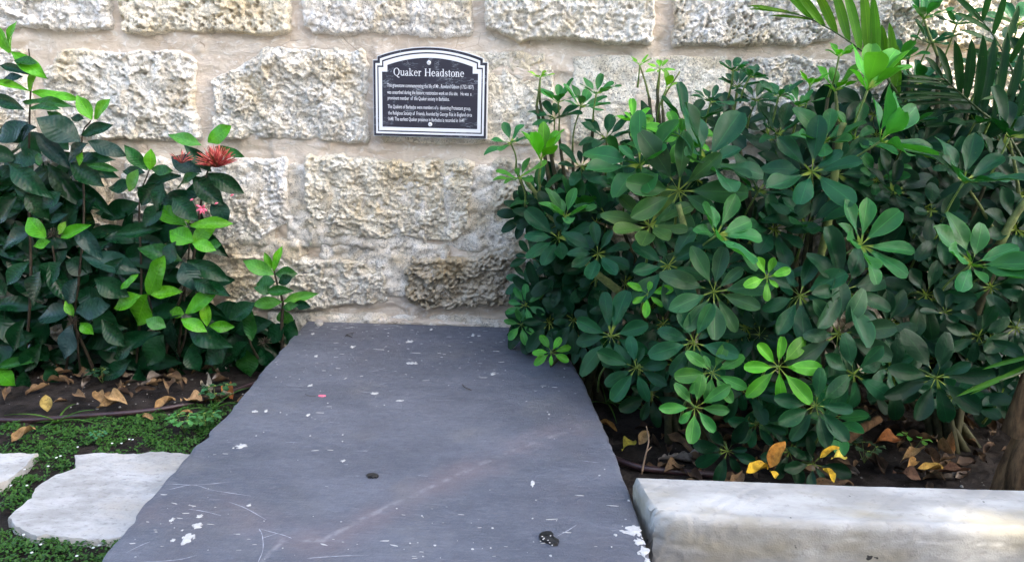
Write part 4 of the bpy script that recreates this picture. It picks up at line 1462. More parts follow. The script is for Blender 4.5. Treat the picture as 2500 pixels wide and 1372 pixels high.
while n_ < 85:
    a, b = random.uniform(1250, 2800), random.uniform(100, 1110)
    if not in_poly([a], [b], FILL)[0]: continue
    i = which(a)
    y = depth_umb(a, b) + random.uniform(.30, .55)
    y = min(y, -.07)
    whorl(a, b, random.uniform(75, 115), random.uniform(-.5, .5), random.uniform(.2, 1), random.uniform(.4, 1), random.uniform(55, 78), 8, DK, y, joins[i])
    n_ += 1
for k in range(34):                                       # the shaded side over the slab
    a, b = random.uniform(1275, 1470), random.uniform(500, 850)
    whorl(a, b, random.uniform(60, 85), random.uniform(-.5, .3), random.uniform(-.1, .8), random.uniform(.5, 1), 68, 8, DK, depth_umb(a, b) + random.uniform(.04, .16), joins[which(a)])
for k in range(48):                                       # a middle layer between the big whorls and the mass behind
    a = random.uniform(1420, 2450)
    b = random.uniform(300, 1040) if a > 1700 else random.uniform(290, 940)
    w = (a, b, random.uniform(62, 96), random.uniform(-.4, .4), random.uniform(.3, 1), random.uniform(.5, .9), random.uniform(52, 74), 8, random.choice((DK, DK, MD, VD)))
    whorl(*w, y=depth_umb(a, b) + random.uniform(.06, .2), sh=shrubs[which(a)], joiner=joins[which(a)] if k % 2 else None)
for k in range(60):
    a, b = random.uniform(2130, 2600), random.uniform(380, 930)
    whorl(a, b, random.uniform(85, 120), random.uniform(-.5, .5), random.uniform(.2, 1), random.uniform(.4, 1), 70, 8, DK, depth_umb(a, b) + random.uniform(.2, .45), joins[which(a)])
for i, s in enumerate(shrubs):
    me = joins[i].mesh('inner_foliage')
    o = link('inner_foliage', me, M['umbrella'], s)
    o.color = (*VD, 1)  # inner leaves carry the bush's interior shade in their colour
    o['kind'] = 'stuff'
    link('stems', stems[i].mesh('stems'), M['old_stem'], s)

# ------------------------------------------------------------------ ixora
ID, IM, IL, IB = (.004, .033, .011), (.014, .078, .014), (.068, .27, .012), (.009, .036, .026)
IX = [
    (25, 130, 26, 62, 30, IL), (28, 128, 98, 180, 36, IL), (22, 130, -8, 72, 30, IL), (72, 224, 82, 178, 18, IL), (78, 226, 173, 236, 24, IL), (70, 222, -10, 200, 22, IL), (0, 160, 62, 178, 26, ID), (35, 150, 80, 150, 26, IM), (58, 252, 147, 244, 28, IM),
    (72, 266, 130, 260, 22, IM), (60, 268, -15, 238, 36, ID), (0, 205, 42, 185, 26, IB), (70, 300, -10, 335, 50, ID), (225, 293, 192, 240, 38, IL), (232, 292, 257, 248, 30, IL), (163, 302, 119, 272, 20, IM), (205, 292, 174, 284, 24, ID), (197, 346, 104, 291, 62, IB),
    (200, 332, 258, 307, 30, ID), (215, 346, 294, 374, 38, IB), (90, 312, 10, 332, 44, ID), (85, 322, 162, 402, 46, IB), (215, 350, 160, 386, 38, ID), (172, 398, 242, 448, 54, ID), (202, 372, 190, 400, 20, IL), (212, 404, 277, 413, 20, IM), (96, 405, 92, 378, 34, IM),
    (20, 398, 96, 468, 58, ID), (105, 380, 30, 390, 50, ID), (360, 416, 309, 363, 38, IM), (366, 416, 368, 372, 26, IL), (370, 414, 412, 416, 26, IM), (355, 422, 302, 416, 24, ID), (316, 468, 330, 422, 28, (.05, .17, .03)), (492, 356, 418, 325, 36, (.055, .2, .035)), (508, 348, 552, 313, 40, IL),
    (525, 360, 583, 377, 24, IM), (492, 422, 426, 384, 46, IB), (516, 420, 458, 362, 36, ID), (488, 424, 428, 446, 30, IM), (505, 424, 582, 466, 40, ID), (470, 430, 537, 494, 56, ID), (442, 430, 356, 452, 42, ID), (380, 448, 345, 496, 46, ID), (330, 455, 268, 452, 36, ID), (400, 445, 372, 505, 46, ID),
    (112, 582, 69, 537, 42, IL), (124, 590, 84, 597, 26, IL), (146, 581, 209, 553, 34, IL), (144, 572, 155, 545, 20, YG), (86, 560, 5, 594, 42, IB), (178, 545, 237, 624, 44, IB), (166, 522, 126, 542, 22, IB), (200, 624, 322, 656, 52, IB), (280, 572, 380, 558, 42, ID), (455, 552, 377, 503, 40, IL), (464, 552, 552, 540, 36, IL),
    (460, 546, 454, 511, 22, YG), (470, 592, 518, 546, 42, IL), (472, 592, 420, 564, 46, IL), (470, 594, 517, 606, 36, IL), (508, 596, 534, 598, 24, IM), (446, 637, 349, 604, 42, IM), (446, 640, 474, 700, 50, IB), (455, 636, 544, 678, 40, ID), (470, 680, 518, 714, 36, ID), (480, 690, 550, 717, 40, ID),
    (363, 720, 387, 641, 52, IL), (360, 718, 328, 786, 60, IL), (368, 720, 434, 712, 42, IL), (345, 722, 280, 746, 40, IL), (295, 706, 327, 674, 20, IL), (455, 766, 513, 714, 44, IL), (450, 766, 418, 760, 44, IL), (506, 796, 500, 744, 30, IL), (510, 795, 563, 799, 26, IL), (442, 780, 494, 802, 38, IL), (405, 800, 362, 780, 32, (.05, .18, .03)),
    (180, 762, 93, 770, 48, IB), (186, 760, 252, 747, 52, IB), (180, 790, 149, 868, 50, (.022, .05, .05)), (195, 788, 220, 812, 32, IL), (160, 734, 177, 768, 24, IL), (166, 742, 182, 688, 56, IB), (420, 766, 414, 874, 42, IB), (395, 812, 250, 848, 46, ID), (455, 800, 538, 842, 58, ID), (400, 816, 356, 884, 52, ID), (460, 850, 482, 900, 52, ID),
    (616, 832, 600, 754, 36, IM), (606, 836, 572, 868, 40, ID), (600, 846, 536, 884, 42, ID), (600, 850, 604, 912, 52, IM), (635, 850, 660, 890, 40, ID), (670, 671, 602, 638, 40, (.06, .23, .035)), (672, 669, 718, 668, 38, IM), (668, 662, 681, 610, 22, IL), (664, 656, 648, 622, 16, IL), (672, 690, 628, 690, 34, IM), (680, 692, 707, 678, 26, ID),
    (690, 737, 622, 741, 28, (.06, .23, .035)), (690, 737, 765, 719, 30, (.06, .23, .035)), (690, 752, 718, 745, 24, IM), (690, 754, 701, 794, 40, (.055, .2, .035)), (650, 712, 707, 710, 30, IM), (666, 716, 626, 700, 28, IM), (718, 740, 753, 748, 26, ID), (-10, 897, 84, 880, 32, IM), (-12, 898, 27, 938, 38, IL), (60, 900, 64, 960, 40, ID), (110, 900, 135, 930, 40, ID),
    (100, 660, 70, 735, 56, ID), (70, 640, 20, 690, 50, ID), (120, 640, 165, 730, 50, ID), (150, 640, 95, 690, 50, ID), (300, 630, 250, 690, 48, ID), (330, 840, 270, 870, 44, ID), (250, 780, 300, 840, 46, ID), (60, 780, 30, 850, 52, ID), (100, 840, 60, 900, 50, ID), (340, 890, 345, 985, 46, ID), (320, 880, 250, 920, 44, ID), (230, 680, 300, 720, 48, ID),
    (560, 780, 610, 745, 40, ID), (640, 790, 590, 800, 36, ID), (560, 840, 500, 880, 46, ID), (700, 790, 650, 830, 40, ID), (720, 780, 700, 830, 38, ID), (40, 480, -10, 540, 54, ID), (60, 470, 110, 530, 48, ID), (150, 470, 100, 500, 44, ID), (420, 480, 470, 530, 46, ID), (400, 500, 345, 545, 46, ID), (430, 590, 400, 640, 44, ID), (520, 480, 548, 540, 40, IB),
]
IXS = [(150, -.26, 285, 'dark-leaved ixora shrub without flowers against the wall, tallest on that side'),
       (400, -.26, 562, 'glossy ixora shrub bearing a red flower cluster'),
       (670, -.16, 9999, 'small ixora sprig with glossy leaves beside the slab back corner')]
ixs, ixj, ixm = [], [], []
for (bx, by, lim, lab) in IXS:
    ixs.append(empty('ixora_shrub', (PY(bx, 900, by).x, by, 0), lab, 'shrub', 'ixora shrubs along the wall'))
    ixj.append(Joiner())
    ixm.append(MB())


def wix(px):
    for i, s in enumerate(IXS):
        if px < s[2]: return i


def depth_ix(px, py):
    y = np.interp(py, [50, 300, 500, 700, 850, 950], [-.28, -.30, -.34, -.40, -.40, -.32])
    return float(y * np.interp(px, [0, 300, 550, 700], [1.15, 1.0, .75, .55]))


def ix_leaf(a, b, c, d, w, col, i, y, joiner=None):
    base, s = PY(a, b, y), 0
    rel = random.uniform(-.35, .55)
    Lp = math.hypot(c - a, d - b)
    dy = -rel * Lp * mpp(base) * .6
    tip = PY(c, d, y + dy)
    v = (tip - base) * 1.15
    L = v.length
    nr = camvec(random.uniform(-.35, .35), random.uniform(.2, .8), random.uniform(.7, 1.0))
    m_ = IXO[random.randrange(4)]
    W_ = (w * mpp(base)) / (L * .42) * 1.05
    W_ = max(.55, min(1.9, W_))
    mt = frame(base, v, nr, L, W_)
    if joiner is not None: joiner.add(m_, mt)
    else: put('leaf', m_, mt, ixs[i], jit(col, .15))
    return base


for q in IX:
    i = wix((q[0] + q[2]) / 2 if q[0] > 0 else 5)
    ix_leaf(*q, i, depth_ix(q[0], q[1]) + random.uniform(-.03, .03))
FILLX = [(-250, 230), (0, 290), (90, 300), (170, 360), (180, 460), (260, 520), (330, 500), (400, 440), (480, 440), (520, 500), (440, 620), (520, 720), (560, 770), (700, 800), (660, 860), (580, 960), (330, 975), (-250, 980)]
n_ = 0
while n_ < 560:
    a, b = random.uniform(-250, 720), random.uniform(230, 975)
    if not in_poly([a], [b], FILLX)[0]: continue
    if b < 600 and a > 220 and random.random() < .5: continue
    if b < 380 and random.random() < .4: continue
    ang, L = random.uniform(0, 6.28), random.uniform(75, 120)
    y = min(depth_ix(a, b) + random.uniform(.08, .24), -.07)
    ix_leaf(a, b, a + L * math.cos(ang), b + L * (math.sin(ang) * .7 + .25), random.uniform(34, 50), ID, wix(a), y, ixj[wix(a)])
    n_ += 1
for ln, r_ in (([(60, 900), (75, 700), (70, 480), (72, 300), (76, 180), (70, 120)], 5), ([(160, 910), (190, 700), (205, 520), (200, 340), (222, 295)], 5), ([(240, 935), (215, 870), (150, 720), (128, 600)], 7), ([(330, 920), (345, 700), (340, 500), (364, 416)], 5),
               ([(390, 920), (430, 760), (470, 640), (490, 500), (505, 425), (520, 400)], 6), ([(400, 910), (380, 800), (362, 720)], 5), ([(420, 910), (450, 830), (455, 766)], 5), ([(430, 900), (455, 680), (465, 560)], 5), ([(200, 940), (190, 850), (184, 770)], 5)):
    i = wix(ln[-1][0])
    P = spline([PY(a, b, depth_ix(a, b) + .08) for a, b in ln], 5)
    mb = MB()
    mb.tube(P, [r_ * .0008 * (1.3 - .8 * k / len(P)) for k in range(len(P))], 6)
    link('stem', mb.mesh('stem'), M['twig'], ixs[i])
for ln, r_ in (([(690, 880), (688, 790), (690, 737), (676, 690), (668, 655)], 5), ([(640, 890), (612, 840), (600, 790)], 4)):
    P = spline([PY(a, b, depth_ix(a, b) + .01) for a, b in ln], 5)
    mb = MB()
    mb.tube(P, [r_ * .0011 * (1.3 - .8 * k / len(P)) for k in range(len(P))], 6)
    link('stem', mb.mesh('stem'), M['twig'], ixs[2])
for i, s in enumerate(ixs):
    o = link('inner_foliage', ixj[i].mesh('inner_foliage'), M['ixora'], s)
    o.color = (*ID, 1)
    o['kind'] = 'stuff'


def flower_head(px, py, rpx, n, parent, spread, seed):
    rs = random.Random(seed)
    c = PY(px, py, depth_ix(px, py) - .04)
    s = rpx * mpp(c)
    mb, mg, mc = MB(), MB(), MB()
    for k in range(n):
        th, ph = math.acos(1 - rs.random() * spread), rs.random() * 6.28
        d = Vector((math.sin(th) * math.cos(ph), math.sin(th) * math.sin(ph) - .25, math.cos(th) * 1.0)).normalized()
        L = s * rs.uniform(.75, 1.1)
        p0, p1, p2 = c + d * L * .1, c + d * L * .6 + Vector((0, 0, .003)), c + d * L
        (mg if rs.random() < .2 else mc if rs.random() < .4 else mb).tube([p0, p1, p1 + (p2 - p1) * .4, p2], [.0006, .0008, .0017, .0006], 5)
    link('flower_cluster', mb.mesh('flower_cluster'), M['red'], parent)
    link('flower_buds', mc.mesh('flower_buds'), M['coral'], parent)
    o = link('flower_tubes', mg.mesh('flower_tubes'), M['dry'], parent)
    o.color = (.26, .10, .05, 1)


flower_head(530, 410, 52, 230, ixs[1], .8, 4)
flower_head(443, 400, 34, 26, ixs[1], .7, 5)
mb = MB()
c = PY(494, 508, -.40)
for k in range(6):
    a = k * 1.05
    d = Vector((math.cos(a), -.4, math.sin(a) - .5)).normalized()
    mb.tube([c, c + d * .012, c + d * .022], [.0022, .0045, .001], 6)
link('pink_floret', mb.mesh('pink_floret'), M['pink'], ixs[1])
for (a, b) in ((464, 490), (524, 499), (562, 479)):
    mb = MB()
    c = PY(a, b, -.38)
    mb.tube([c, c + Vector((.006, -.002, .003)), c + Vector((.013, -.002, .006))], [.001, .0035, .001], 6)
    link('pink_bud', mb.mesh('pink_bud'), M['pink'], ixs[1])
for (a, b) in ((130, 575), (178, 785), (645, 835)):         # spent brown flower heads
    mb = MB()
    c = PY(a, b, depth_ix(a, b) - .02)
    for k in range(46):
        d = Vector((random.gauss(0, 1), random.gauss(0, 1), random.gauss(.2, 1))).normalized() * random.uniform(.015, .03)
        mb.tube([c, c + d * .6 + Vector((0, 0, random.uniform(-.004, .004))), c + d], [.0009, .0007, .0012], 4)
    link('spent_flower_head', mb.mesh('spent_flower_head'), M['twig'], ixs[wix(a)])

# ------------------------------------------------------------------ palm
pb = PY(2535, 1150, -1.02)
palm = empty('palm', (pb.x, pb.y, 0), 'palm with feathery green fronds and a brown fibrous trunk behind the kerb', 'palm')
PLF = leaf_mesh('frond_leaflet', [.014, .03, .04, .046, .048, .048, .046, .042, .035, .026, .003], .2, .05, .2, 31, 11, 1, .5)
PLF.materials.append(M['palm'])
PG, PD = (.070, .19, .012), (.009, .042, .010)


def frond(rach, y0, y1, lfs, col, r_):
    n = len(rach)
    P = spline([PY(a, b, y0 + (y1 - y0) * k / (n - 1)) for k, (a, b) in enumerate(rach)], 8)
    mb = MB()
    mb.tube(P, [r_ * .6 * (1 - .75 * k / (len(P) - 1)) for k in range(len(P))], 7)
    fr = link('frond', mb.mesh('frond'), M['frond_stalk'], palm)
    for (a, b, c, d, w) in lfs:
        y = min(range(len(P)), key=lambda k: (P[k] - PY(a, b, P[k].y)).length)
        base = P[y]
        tip = PY(c, d, base.y + random.uniform(-.06, .05))
        v = tip - base
        o = bpy.data.objects.new('frond_leaflet', PLF)
        COL.objects.link(o)
        o.parent = fr
        o.matrix_basis = frame(base, v, camvec(random.uniform(-.7, -.1), .5, .7), v.length, max(.4, .8 * w * mpp(base) / (v.length * .096)))
        o.color = (*jit(col, .12), 1)


frond([(2470, 640), (2330, 480), (2230, 300), (2175, 205), (2100, 122), (1985, 50), (1900, 25)], -.36, -.28,
      [(1930, 32, 1828, 12, 12), (1950, 38, 1832, 19, 10), (1985, 48, 1880, 36, 10), (1990, 50, 1905, -30, 20), (2015, 66, 1935, -30, 24), (2040, 82, 1985, -30, 26), (2066, 98, 2030, -35, 28), (2095, 118, 2062, -30, 30), (2118, 140, 2102, -40, 30),
       (2140, 165, 2128, -10, 30), (2165, 192, 2150, 60, 26), (2180, 215, 2172, 55, 26), (2195, 240, 2190, 110, 16)], PG, .009)
frond([(2560, 620), (2520, 450), (2460, 330), (2390, 268), (2330, 216), (2270, 160)], -.42, -.36,
      [(2372, 256, 2185, 252, 15), (2360, 246, 2185, 238, 15), (2348, 234, 2188, 224, 14), (2336, 222, 2190, 208, 14), (2322, 210, 2200, 194, 13), (2312, 200, 2210, 182, 12), (2300, 190, 2262, 140, 20), (2322, 208, 2290, 112, 24), (2342, 226, 2332, 102, 26),
       (2362, 240, 2372, 96, 28), (2384, 258, 2402, 86, 28), (2404, 272, 2428, 90, 28), (2424, 292, 2462, 78, 26), (2444, 310, 2500, 110, 26), (2464, 330, 2520, 160, 26), (2400, 275, 2210, 275, 15), (2425, 300, 2240, 310, 15)], PD, .010)
frond([(2560, 470), (2520, 300), (2475, 180), (2430, 95), (2380, 30)], -.40, -.30,
      [(2400, 55, 2330, -10, 18), (2420, 80, 2335, 30, 18), (2440, 110, 2350, 70, 18), (2460, 145, 2360, 120, 18), (2475, 180, 2380, 175, 18), (2495, 230, 2400, 240, 18), (2400, 55, 2420, -40, 18), (2425, 90, 2455, -20, 20), (2445, 120, 2490, 10, 20), (2465, 155, 2520, 50, 20), (2485, 200, 2540, 90, 20),
       (2505, 255, 2560, 150, 20)], (.014, .060, .012), .009)
frond([(2600, 700), (2560, 860), (2500, 905), (2440, 930)], -1.0, -1.08, [(2520, 895, 2338, 966, 16), (2560, 880, 2370, 962, 14), (2590, 860, 2400, 900, 14)], (.05, .16, .02), .010)
mb = MB()
TS = 34
ax = Vector((pb.x, pb.y, 0))
prof = [(0.0, .09), (.06, .085), (.14, .075), (.22, .064), (.32, .06), (.40, .04), (.46, .02)]
V_, Fc = [], []
for k, (z, r_) in enumerate(prof):
    for a in range(TS):
        th = 2 * math.pi * a / TS
        rr = r_ * (1 + .16 * math.sin(th * 7 + z * 6) + .07 * random.random())
        V_.append((ax.x + rr * math.cos(th) + .05 * z, ax.y + rr * math.sin(th), z - .02))
    if k: Fc += [((k - 1) * TS + a, (k - 1) * TS + (a + 1) % TS, k * TS + (a + 1) % TS, k * TS + a) for a in range(TS)]
link('trunk', mesh_from('trunk', V_, Fc), M['palm_bark'], palm)
for k in range(14):                                        # old leaf bases clasping the trunk
    th = -2.9 + 2.7 * k / 13
    z0 = .0 + .3 * random.random()
    d = Vector((math.cos(th), math.sin(th), 0))
    s = Vector((-d.y, d.x, 0))
    mb = MB()
    rows = []
    for j in range(6):
        t = j / 5
        w = .045 * (1 - .75 * t)
        c = ax + d * (.098 - .03 * t + .02 * math.sin(t * 3)) + Vector((.05 * z0, 0, z0 + .24 * t - .02)) + s * .01 * math.sin(t * 4 + k)
        rows += [c - s * w, c + d * .012, c + s * w, c - d * .012]
    mb.add(rows, [(j * 4 + a, j * 4 + (a + 1) % 4, j * 4 + 4 + (a + 1) % 4, j * 4 + 4 + a) for j in range(5) for a in range(4)] + [(20, 21, 22, 23)])
    link('leaf_base', mb.mesh('leaf_base'), M['palm_bark'], palm)
# ------------------------------------------------------------------ ground cover
def ground_z(x, y):
    return 0.020 * fbm(np.array([x * 6.]), np.array([y * 6.]), 4, 3)[0] + 0.016 * fbm(np.array([x * 45.]), np.array([y * 45.]), 3, 6, .8)[0]


MOSS = [[(-260, 1080), (-40, 1050), (110, 1068), (200, 1090), (185, 1108), (180, 1150), (130, 1165), (90, 1200), (70, 1222), (40, 1245), (0, 1250), (-300, 1260)], [(225, 1104), (245, 1080), (300, 1060), (360, 1045), (420, 1010), (480, 975), (560, 985), (600, 960), (470, 1112), (380, 1106), (310, 1112), (240, 1118)],
        [(-300, 1290), (20, 1290), (90, 1310), (180, 1318), (300, 1318), (340, 1270), (420, 1320), (260, 1560), (-300, 1560)], [(-60, 1040), (120, 1030), (250, 1010), (400, 1000), (420, 1020), (330, 1065), (220, 1085), (100, 1062)]]
FW = [[tuple(PZ(a, b, 0.01)[:2]) for a, b in poly] for poly in MOSS]
STONES = [[tuple(PZ(a, b, 0.022)[:2]) for a, b in poly] for poly in (FLAG_A, FLAG_B)]
N = 210000
xs = rng.uniform(-2.3, -0.2, N)
ys = rng.uniform(-1.9, -0.05, N)
nz = fbm(xs * 30, ys * 30, 3, 90) * 0.05
nz2 = fbm(xs * 30 + 50, ys * 30, 3, 91) * 0.05
ok = np.zeros(N, bool)
for poly in FW: ok |= in_poly(xs + nz, ys + nz2, poly)
for poly in STONES: ok &= ~in_poly(xs + nz * .25, ys + nz2 * .25, poly)
thin = fbm(xs * 14, ys * 14, 3, 95)
pz_ = 1.0 - sstep(-.62, -.45, ys) * .8
ok &= rng.random(N) < np.clip(.72 * pz_ + 3.4 * thin, .03, 1)
xs, ys = xs[ok], ys[ok]
n = len(xs)
hh = 0.006 + 0.020 * fbm(xs * 6, ys * 6, 4, 3) + 0.012 * fbm(xs * 45, ys * 45, 3, 6) + rng.uniform(0, .010, n) + 0.010 * fbm(xs * 22, ys * 22, 2, 97)
sz = rng.uniform(.0028, .0054, n)
th = rng.uniform(0, 6.28, n)
tx, ty = rng.normal(0, .45, n), rng.normal(0, .45, n)
V = np.zeros((n, 4, 3))
for k, (u_, w_) in enumerate(((-1, 0), (0, -.62), (1, 0), (0, .62))):
    dx, dy = (u_ * np.cos(th) - w_ * np.sin(th)) * sz, (u_ * np.sin(th) + w_ * np.cos(th)) * sz
    V[:, k, 0], V[:, k, 1], V[:, k, 2] = xs + dx, ys + dy, hh + tx * dx + ty * dy
half = rng.random(n) < .5
for nm, msk, col in (('ground_cover', np.ones(n, bool), (.032, .105, .012)),):
    me = mesh_from(nm, V[msk].reshape(-1, 3), np.arange(msk.sum() * 4).reshape(-1, 4), False)
    u = me.uv_layers.new(name='uv')
    o = link(nm, me, M['moss'])
    o.color = (*col, 1)
    tag(o, 'low green creeping ground cover between the white flagstones', 'ground cover', kind='stuff')
mb = MB()
for (a, b) in ((274, 1083), (297, 1083), (316, 1073), (324, 1074), (60, 1147), (66, 1186), (118, 1139), (27, 1186), (148, 1114), (78, 1350), (228, 1338), (243, 1332), (188, 1358), (138, 1118), (58, 1306), (100, 1330), (190, 1092)):
    p = PZ(a, b, .02)
    for k in range(5):
        q = (p.x + .0018 * math.cos(k * 1.256), p.y + .0018 * math.sin(k * 1.256), .022)
        blob(mb, q, .0014, .0012, .001, 6, .1)
tag(link('white_florets', mb.mesh('white_florets'), M['white']), 'tiny white florets dotted over the ground cover', 'flowers', kind='stuff')

# gravel crumbs on the soil
mb = MB()
for k in range(520):
    if k < 330: x, y = random.uniform(-2.0, -.45), random.uniform(-.62, -.1)
    else: x, y = random.uniform(.33, 1.9), random.uniform(-1.12, -.3)
    z = ground_z(x, y)
    r_ = .001 + .005 * random.random() ** 3
    P = [(x + r_ * math.cos(a * 1.05) * random.uniform(.7, 1.2), y + r_ * math.sin(a * 1.05) * random.uniform(.7, 1.2), z + .001) for a in range(6)]
    Pt = [(x + (q[0] - x) * .6, y + (q[1] - y) * .6, z + r_ * random.uniform(.7, 1.2)) for q in P]
    mb.add(P + Pt, [(a, (a + 1) % 6, 6 + (a + 1) % 6, 6 + a) for a in range(6)] + [tuple(range(6, 12))])
tag(link('gravel', mb.mesh('gravel', False), m_plain('pale_grit', (.22, .21, .19), .9, .2, .5, 30)), 'pale grit scattered over the dark bed soil', 'gravel', kind='stuff')

# ------------------------------------------------------------------ fallen leaves
DRYM = [leaf_mesh('fallen_leaf', P_IXO, 1.4, .10, 1.6, 51, 11, 2, .35), leaf_mesh('fallen_leaf', P_IXO2, 2.2, -.15, 2.0, 52, 11, 2, .5), leaf_mesh('fallen_leaf', P_UMB2, 1.2, .15, 2.0, 53, 12, 2, .3)]
for m_ in DRYM: m_.materials.append(M['dry'])
TAN, BRN, YEL, PALE, RUS = (.30, .195, .09), (.16, .085, .04), (.62, .40, .03), (.50, .44, .34), (.33, .13, .04)


def fallen(a, b, c, d, w, col, label, cat='leaf', z=.018, group='fallen leaves on the bed', rise=0.0, v=0):
    A, B = PZ(a, b, z), PZ(c, d, z + rise)
    L = (B - A).length
    o = bpy.data.objects.new('fallen_leaf', DRYM[v])
    COL.objects.link(o)
    nr = Vector((random.uniform(-.25, .25), random.uniform(-.5, -.1), 1))
    o.matrix_world = frame(A, B - A, nr, L, max(.6, min(1.8, w * mpp(A) / (L * .42))))
    o.color = (*col, 1)
    return tag(o, label, cat, group)


for q in ((30, 1080, 84, 1038, 34, TAN, 'tan fallen leaf standing out alone near the small flagstone', .02, .015, 0), (116, 1005, 112, 962, 26, (.32, .25, .08), 'olive-tan fallen leaf propped up under the dark ixora', .01, .05, 0), (236, 996, 292, 985, 26, TAN, 'lowest of three tan fallen leaves in the small pile', .02, .0, 1),
          (248, 985, 234, 950, 24, TAN, 'upright one of three tan fallen leaves in the small pile', .02, .03, 0), (312, 988, 254, 958, 26, (.46, .31, .15), 'uppermost long leaf of three tan ones in the small pile', .035, .02, 0), (378, 997, 428, 968, 30, TAN, 'tan fallen leaf crossed by a dark twig beside the hose', .02, .012, 0),
          (440, 975, 486, 970, 34, (.45, .29, .15), 'broad torn tan leaf beside the hose near the slab', .02, .02, 2), (498, 938, 522, 974, 9, PALE, 'thin pale curled leaf standing near the slab edge', .03, .0, 1), (530, 968, 572, 966, 12, PALE, 'thin pale curled leaf lying flat near the slab edge', .025, .0, 1),
          (348, 1014, 375, 1022, 14, TAN, 'tiny tan leaf in front of the hose', .02, 0, 0), (438, 1010, 470, 1004, 12, TAN, 'narrow tan leaf just below the hose', .02, 0, 0), (545, 940, 560, 960, 24, RUS, 'reddish brown fallen leaf against the slab side', .02, 0.01, 2)):
    fallen(*q[:6], q[6], z=q[7], rise=q[8], v=q[9])
for q in ((1466, 1028, 1505, 1046, 14, (.40, .22, .06), 'orange-brown leaf lying beside the slab near the shrubs', .03, .0, 0), (1518, 1098, 1546, 1070, 30, (.36, .34, .05), 'round yellow-green fallen leaf beside the thin upright twig', .03, .015, 2), (1560, 1085, 1585, 1050, 26, (.34, .24, .12), 'curled tan leaf behind the thin upright twig', .03, .03, 0),
          (1822, 1156, 1878, 1133, 30, YEL, 'bright yellow leaf lying flat above the kerb edge', .16, .0, 0), (1884, 1150, 1894, 1164, 20, YEL, 'small yellow leaf tip against the kerb edge', .19, .0, 0), (1880, 1142, 1915, 1076, 36, (.42, .19, .03), 'brown and yellow curled leaf hanging above the kerb', .17, .06, 0),
          (2002, 1118, 2048, 1088, 16, YEL, 'narrow yellow leaf beside the variegated pair above the kerb', .16, .03, 0), (2030, 1118, 2064, 1110, 24, (.55, .48, .08), 'short broad yellow and green leaf near the pink-tinged weed', .15, .0, 2), (2010, 1144, 2038, 1170, 22, YEL, 'yellow leaf drooping onto the kerb back edge', .20, .0, 0),
          (2120, 1085, 2200, 1062, 30, RUS, 'large rusty brown leaf near the fallen branch', .03, .02, 2), (2200, 1125, 2255, 1098, 22, (.62, .42, .20), 'pale tan curled leaf in the sunlit pile by the seedling', .04, .02, 1), (2215, 1140, 2240, 1118, 20, (.55, .34, .12), 'tan leaf scrap at the front of the sunlit pile', .04, .01, 0),
          (2290, 1090, 2332, 1128, 24, (.60, .38, .20), 'stiff tan leaf with an orange torn end behind the pile', .04, .03, 1), (2240, 1144, 2310, 1142, 18, (.60, .40, .10), 'golden leaf lying flat before the sunlit pile', .04, .0, 0), (2290, 1150, 2365, 1154, 20, (.20, .11, .07), 'long brown curled leaf at the end of the pile', .04, .0, 1),
          (2180, 1150, 2250, 1165, 34, (.14, .075, .045), 'wide dark brown leaf just behind the kerb', .04, .0, 2), (2260, 1096, 2290, 1130, 26, (.24, .13, .07), 'mid brown leaf leaning on the pile by the seedling', .04, .0, 0)):
    fallen(*q[:6], q[6], z=q[7], rise=q[8], v=q[9])
lj = Joiner()
for k in range(560):
    if k < 150: x, y = random.uniform(-2.2, -.5), -.02 - .52 * random.random() ** 1.2
    else: x, y = random.uniform(.30, 2.2), random.uniform(-1.14, -.15)
    th_ = random.random() * 6.28
    L = random.uniform(.035, .095)
    lj.add(DRYM[random.randrange(3)], frame(Vector((x, y, ground_z(x, y) + .006 + .012 * random.random())), Vector((math.cos(th_), math.sin(th_), random.uniform(-.1, .25))), Vector((random.gauss(0, .4), random.gauss(0, .4), 1)), L, random.uniform(.6, 1.1)))
o = link('leaf_litter', lj.mesh('leaf_litter'), M['litter'])
o.color = (.20, .125, .07, 1)
tag(o, 'brown leaf litter strewn under the shrubs on both beds', 'leaf litter', kind='stuff')

# ------------------------------------------------------------------ hose, twigs, weeds
def hose(pts, label, r_=.008):
    mb = MB()
    Q = spline([PZ(a, b, z) for a, b, z in pts], 8)
    mb.tube(Q, r_, 10)
    return thing('irrigation_hose', mb.mesh('irrigation_hose'), M['hose'], label, 'hose', 'irrigation hoses')


hose([(-120, 1020, .012), (60, 1026, .008), (190, 1016, .012), (330, 1006, .014), (440, 990, .014), (540, 965, .012), (640, 930, .008)], 'dark plastic irrigation hose on the soil in front of the ixora shrubs')
hose([(1440, 1080, .012), (1500, 1118, .014), (1560, 1140, .014), (1640, 1150, .012), (1760, 1160, .010)], 'dark plastic irrigation hose behind the kerb end beside the slab', .009)
mb = MB()
b0, b1 = PZ(1566, 1156, .02), PY(1578, 1040, PZ(1566, 1156, .02).y + .01)
mb.tube(spline([b0, b0 * .6 + b1 * .4 + Vector((.006, 0, 0)), b0 * .3 + b1 * .7 + Vector((.010, 0, 0)), b1], 4), list(np.linspace(.0032, .0012, 13)), 6)
s0 = b0 * .55 + b1 * .45 + Vector((.006, 0, 0))
mb.tube([s0, s0 + Vector((.014, 0, .018))], [.0018, .001], 5)
thing('bare_twig', mb.mesh('bare_twig'), m_bark('pale_twig', (.25, .17, .11), (.42, .31, .22)), 'thin pale bare twig standing upright by the kerb corner', 'twig')
mb = MB()
p0, p1 = PZ(2050, 1082, .05), PY(2146, 1022, PZ(2050, 1082, .05).y + .10)
mb.tube(spline([p0, (p0 + p1) / 2 + Vector((0, 0, .004)), p1], 6), list(np.linspace(.016, .012, 13)) , 10)
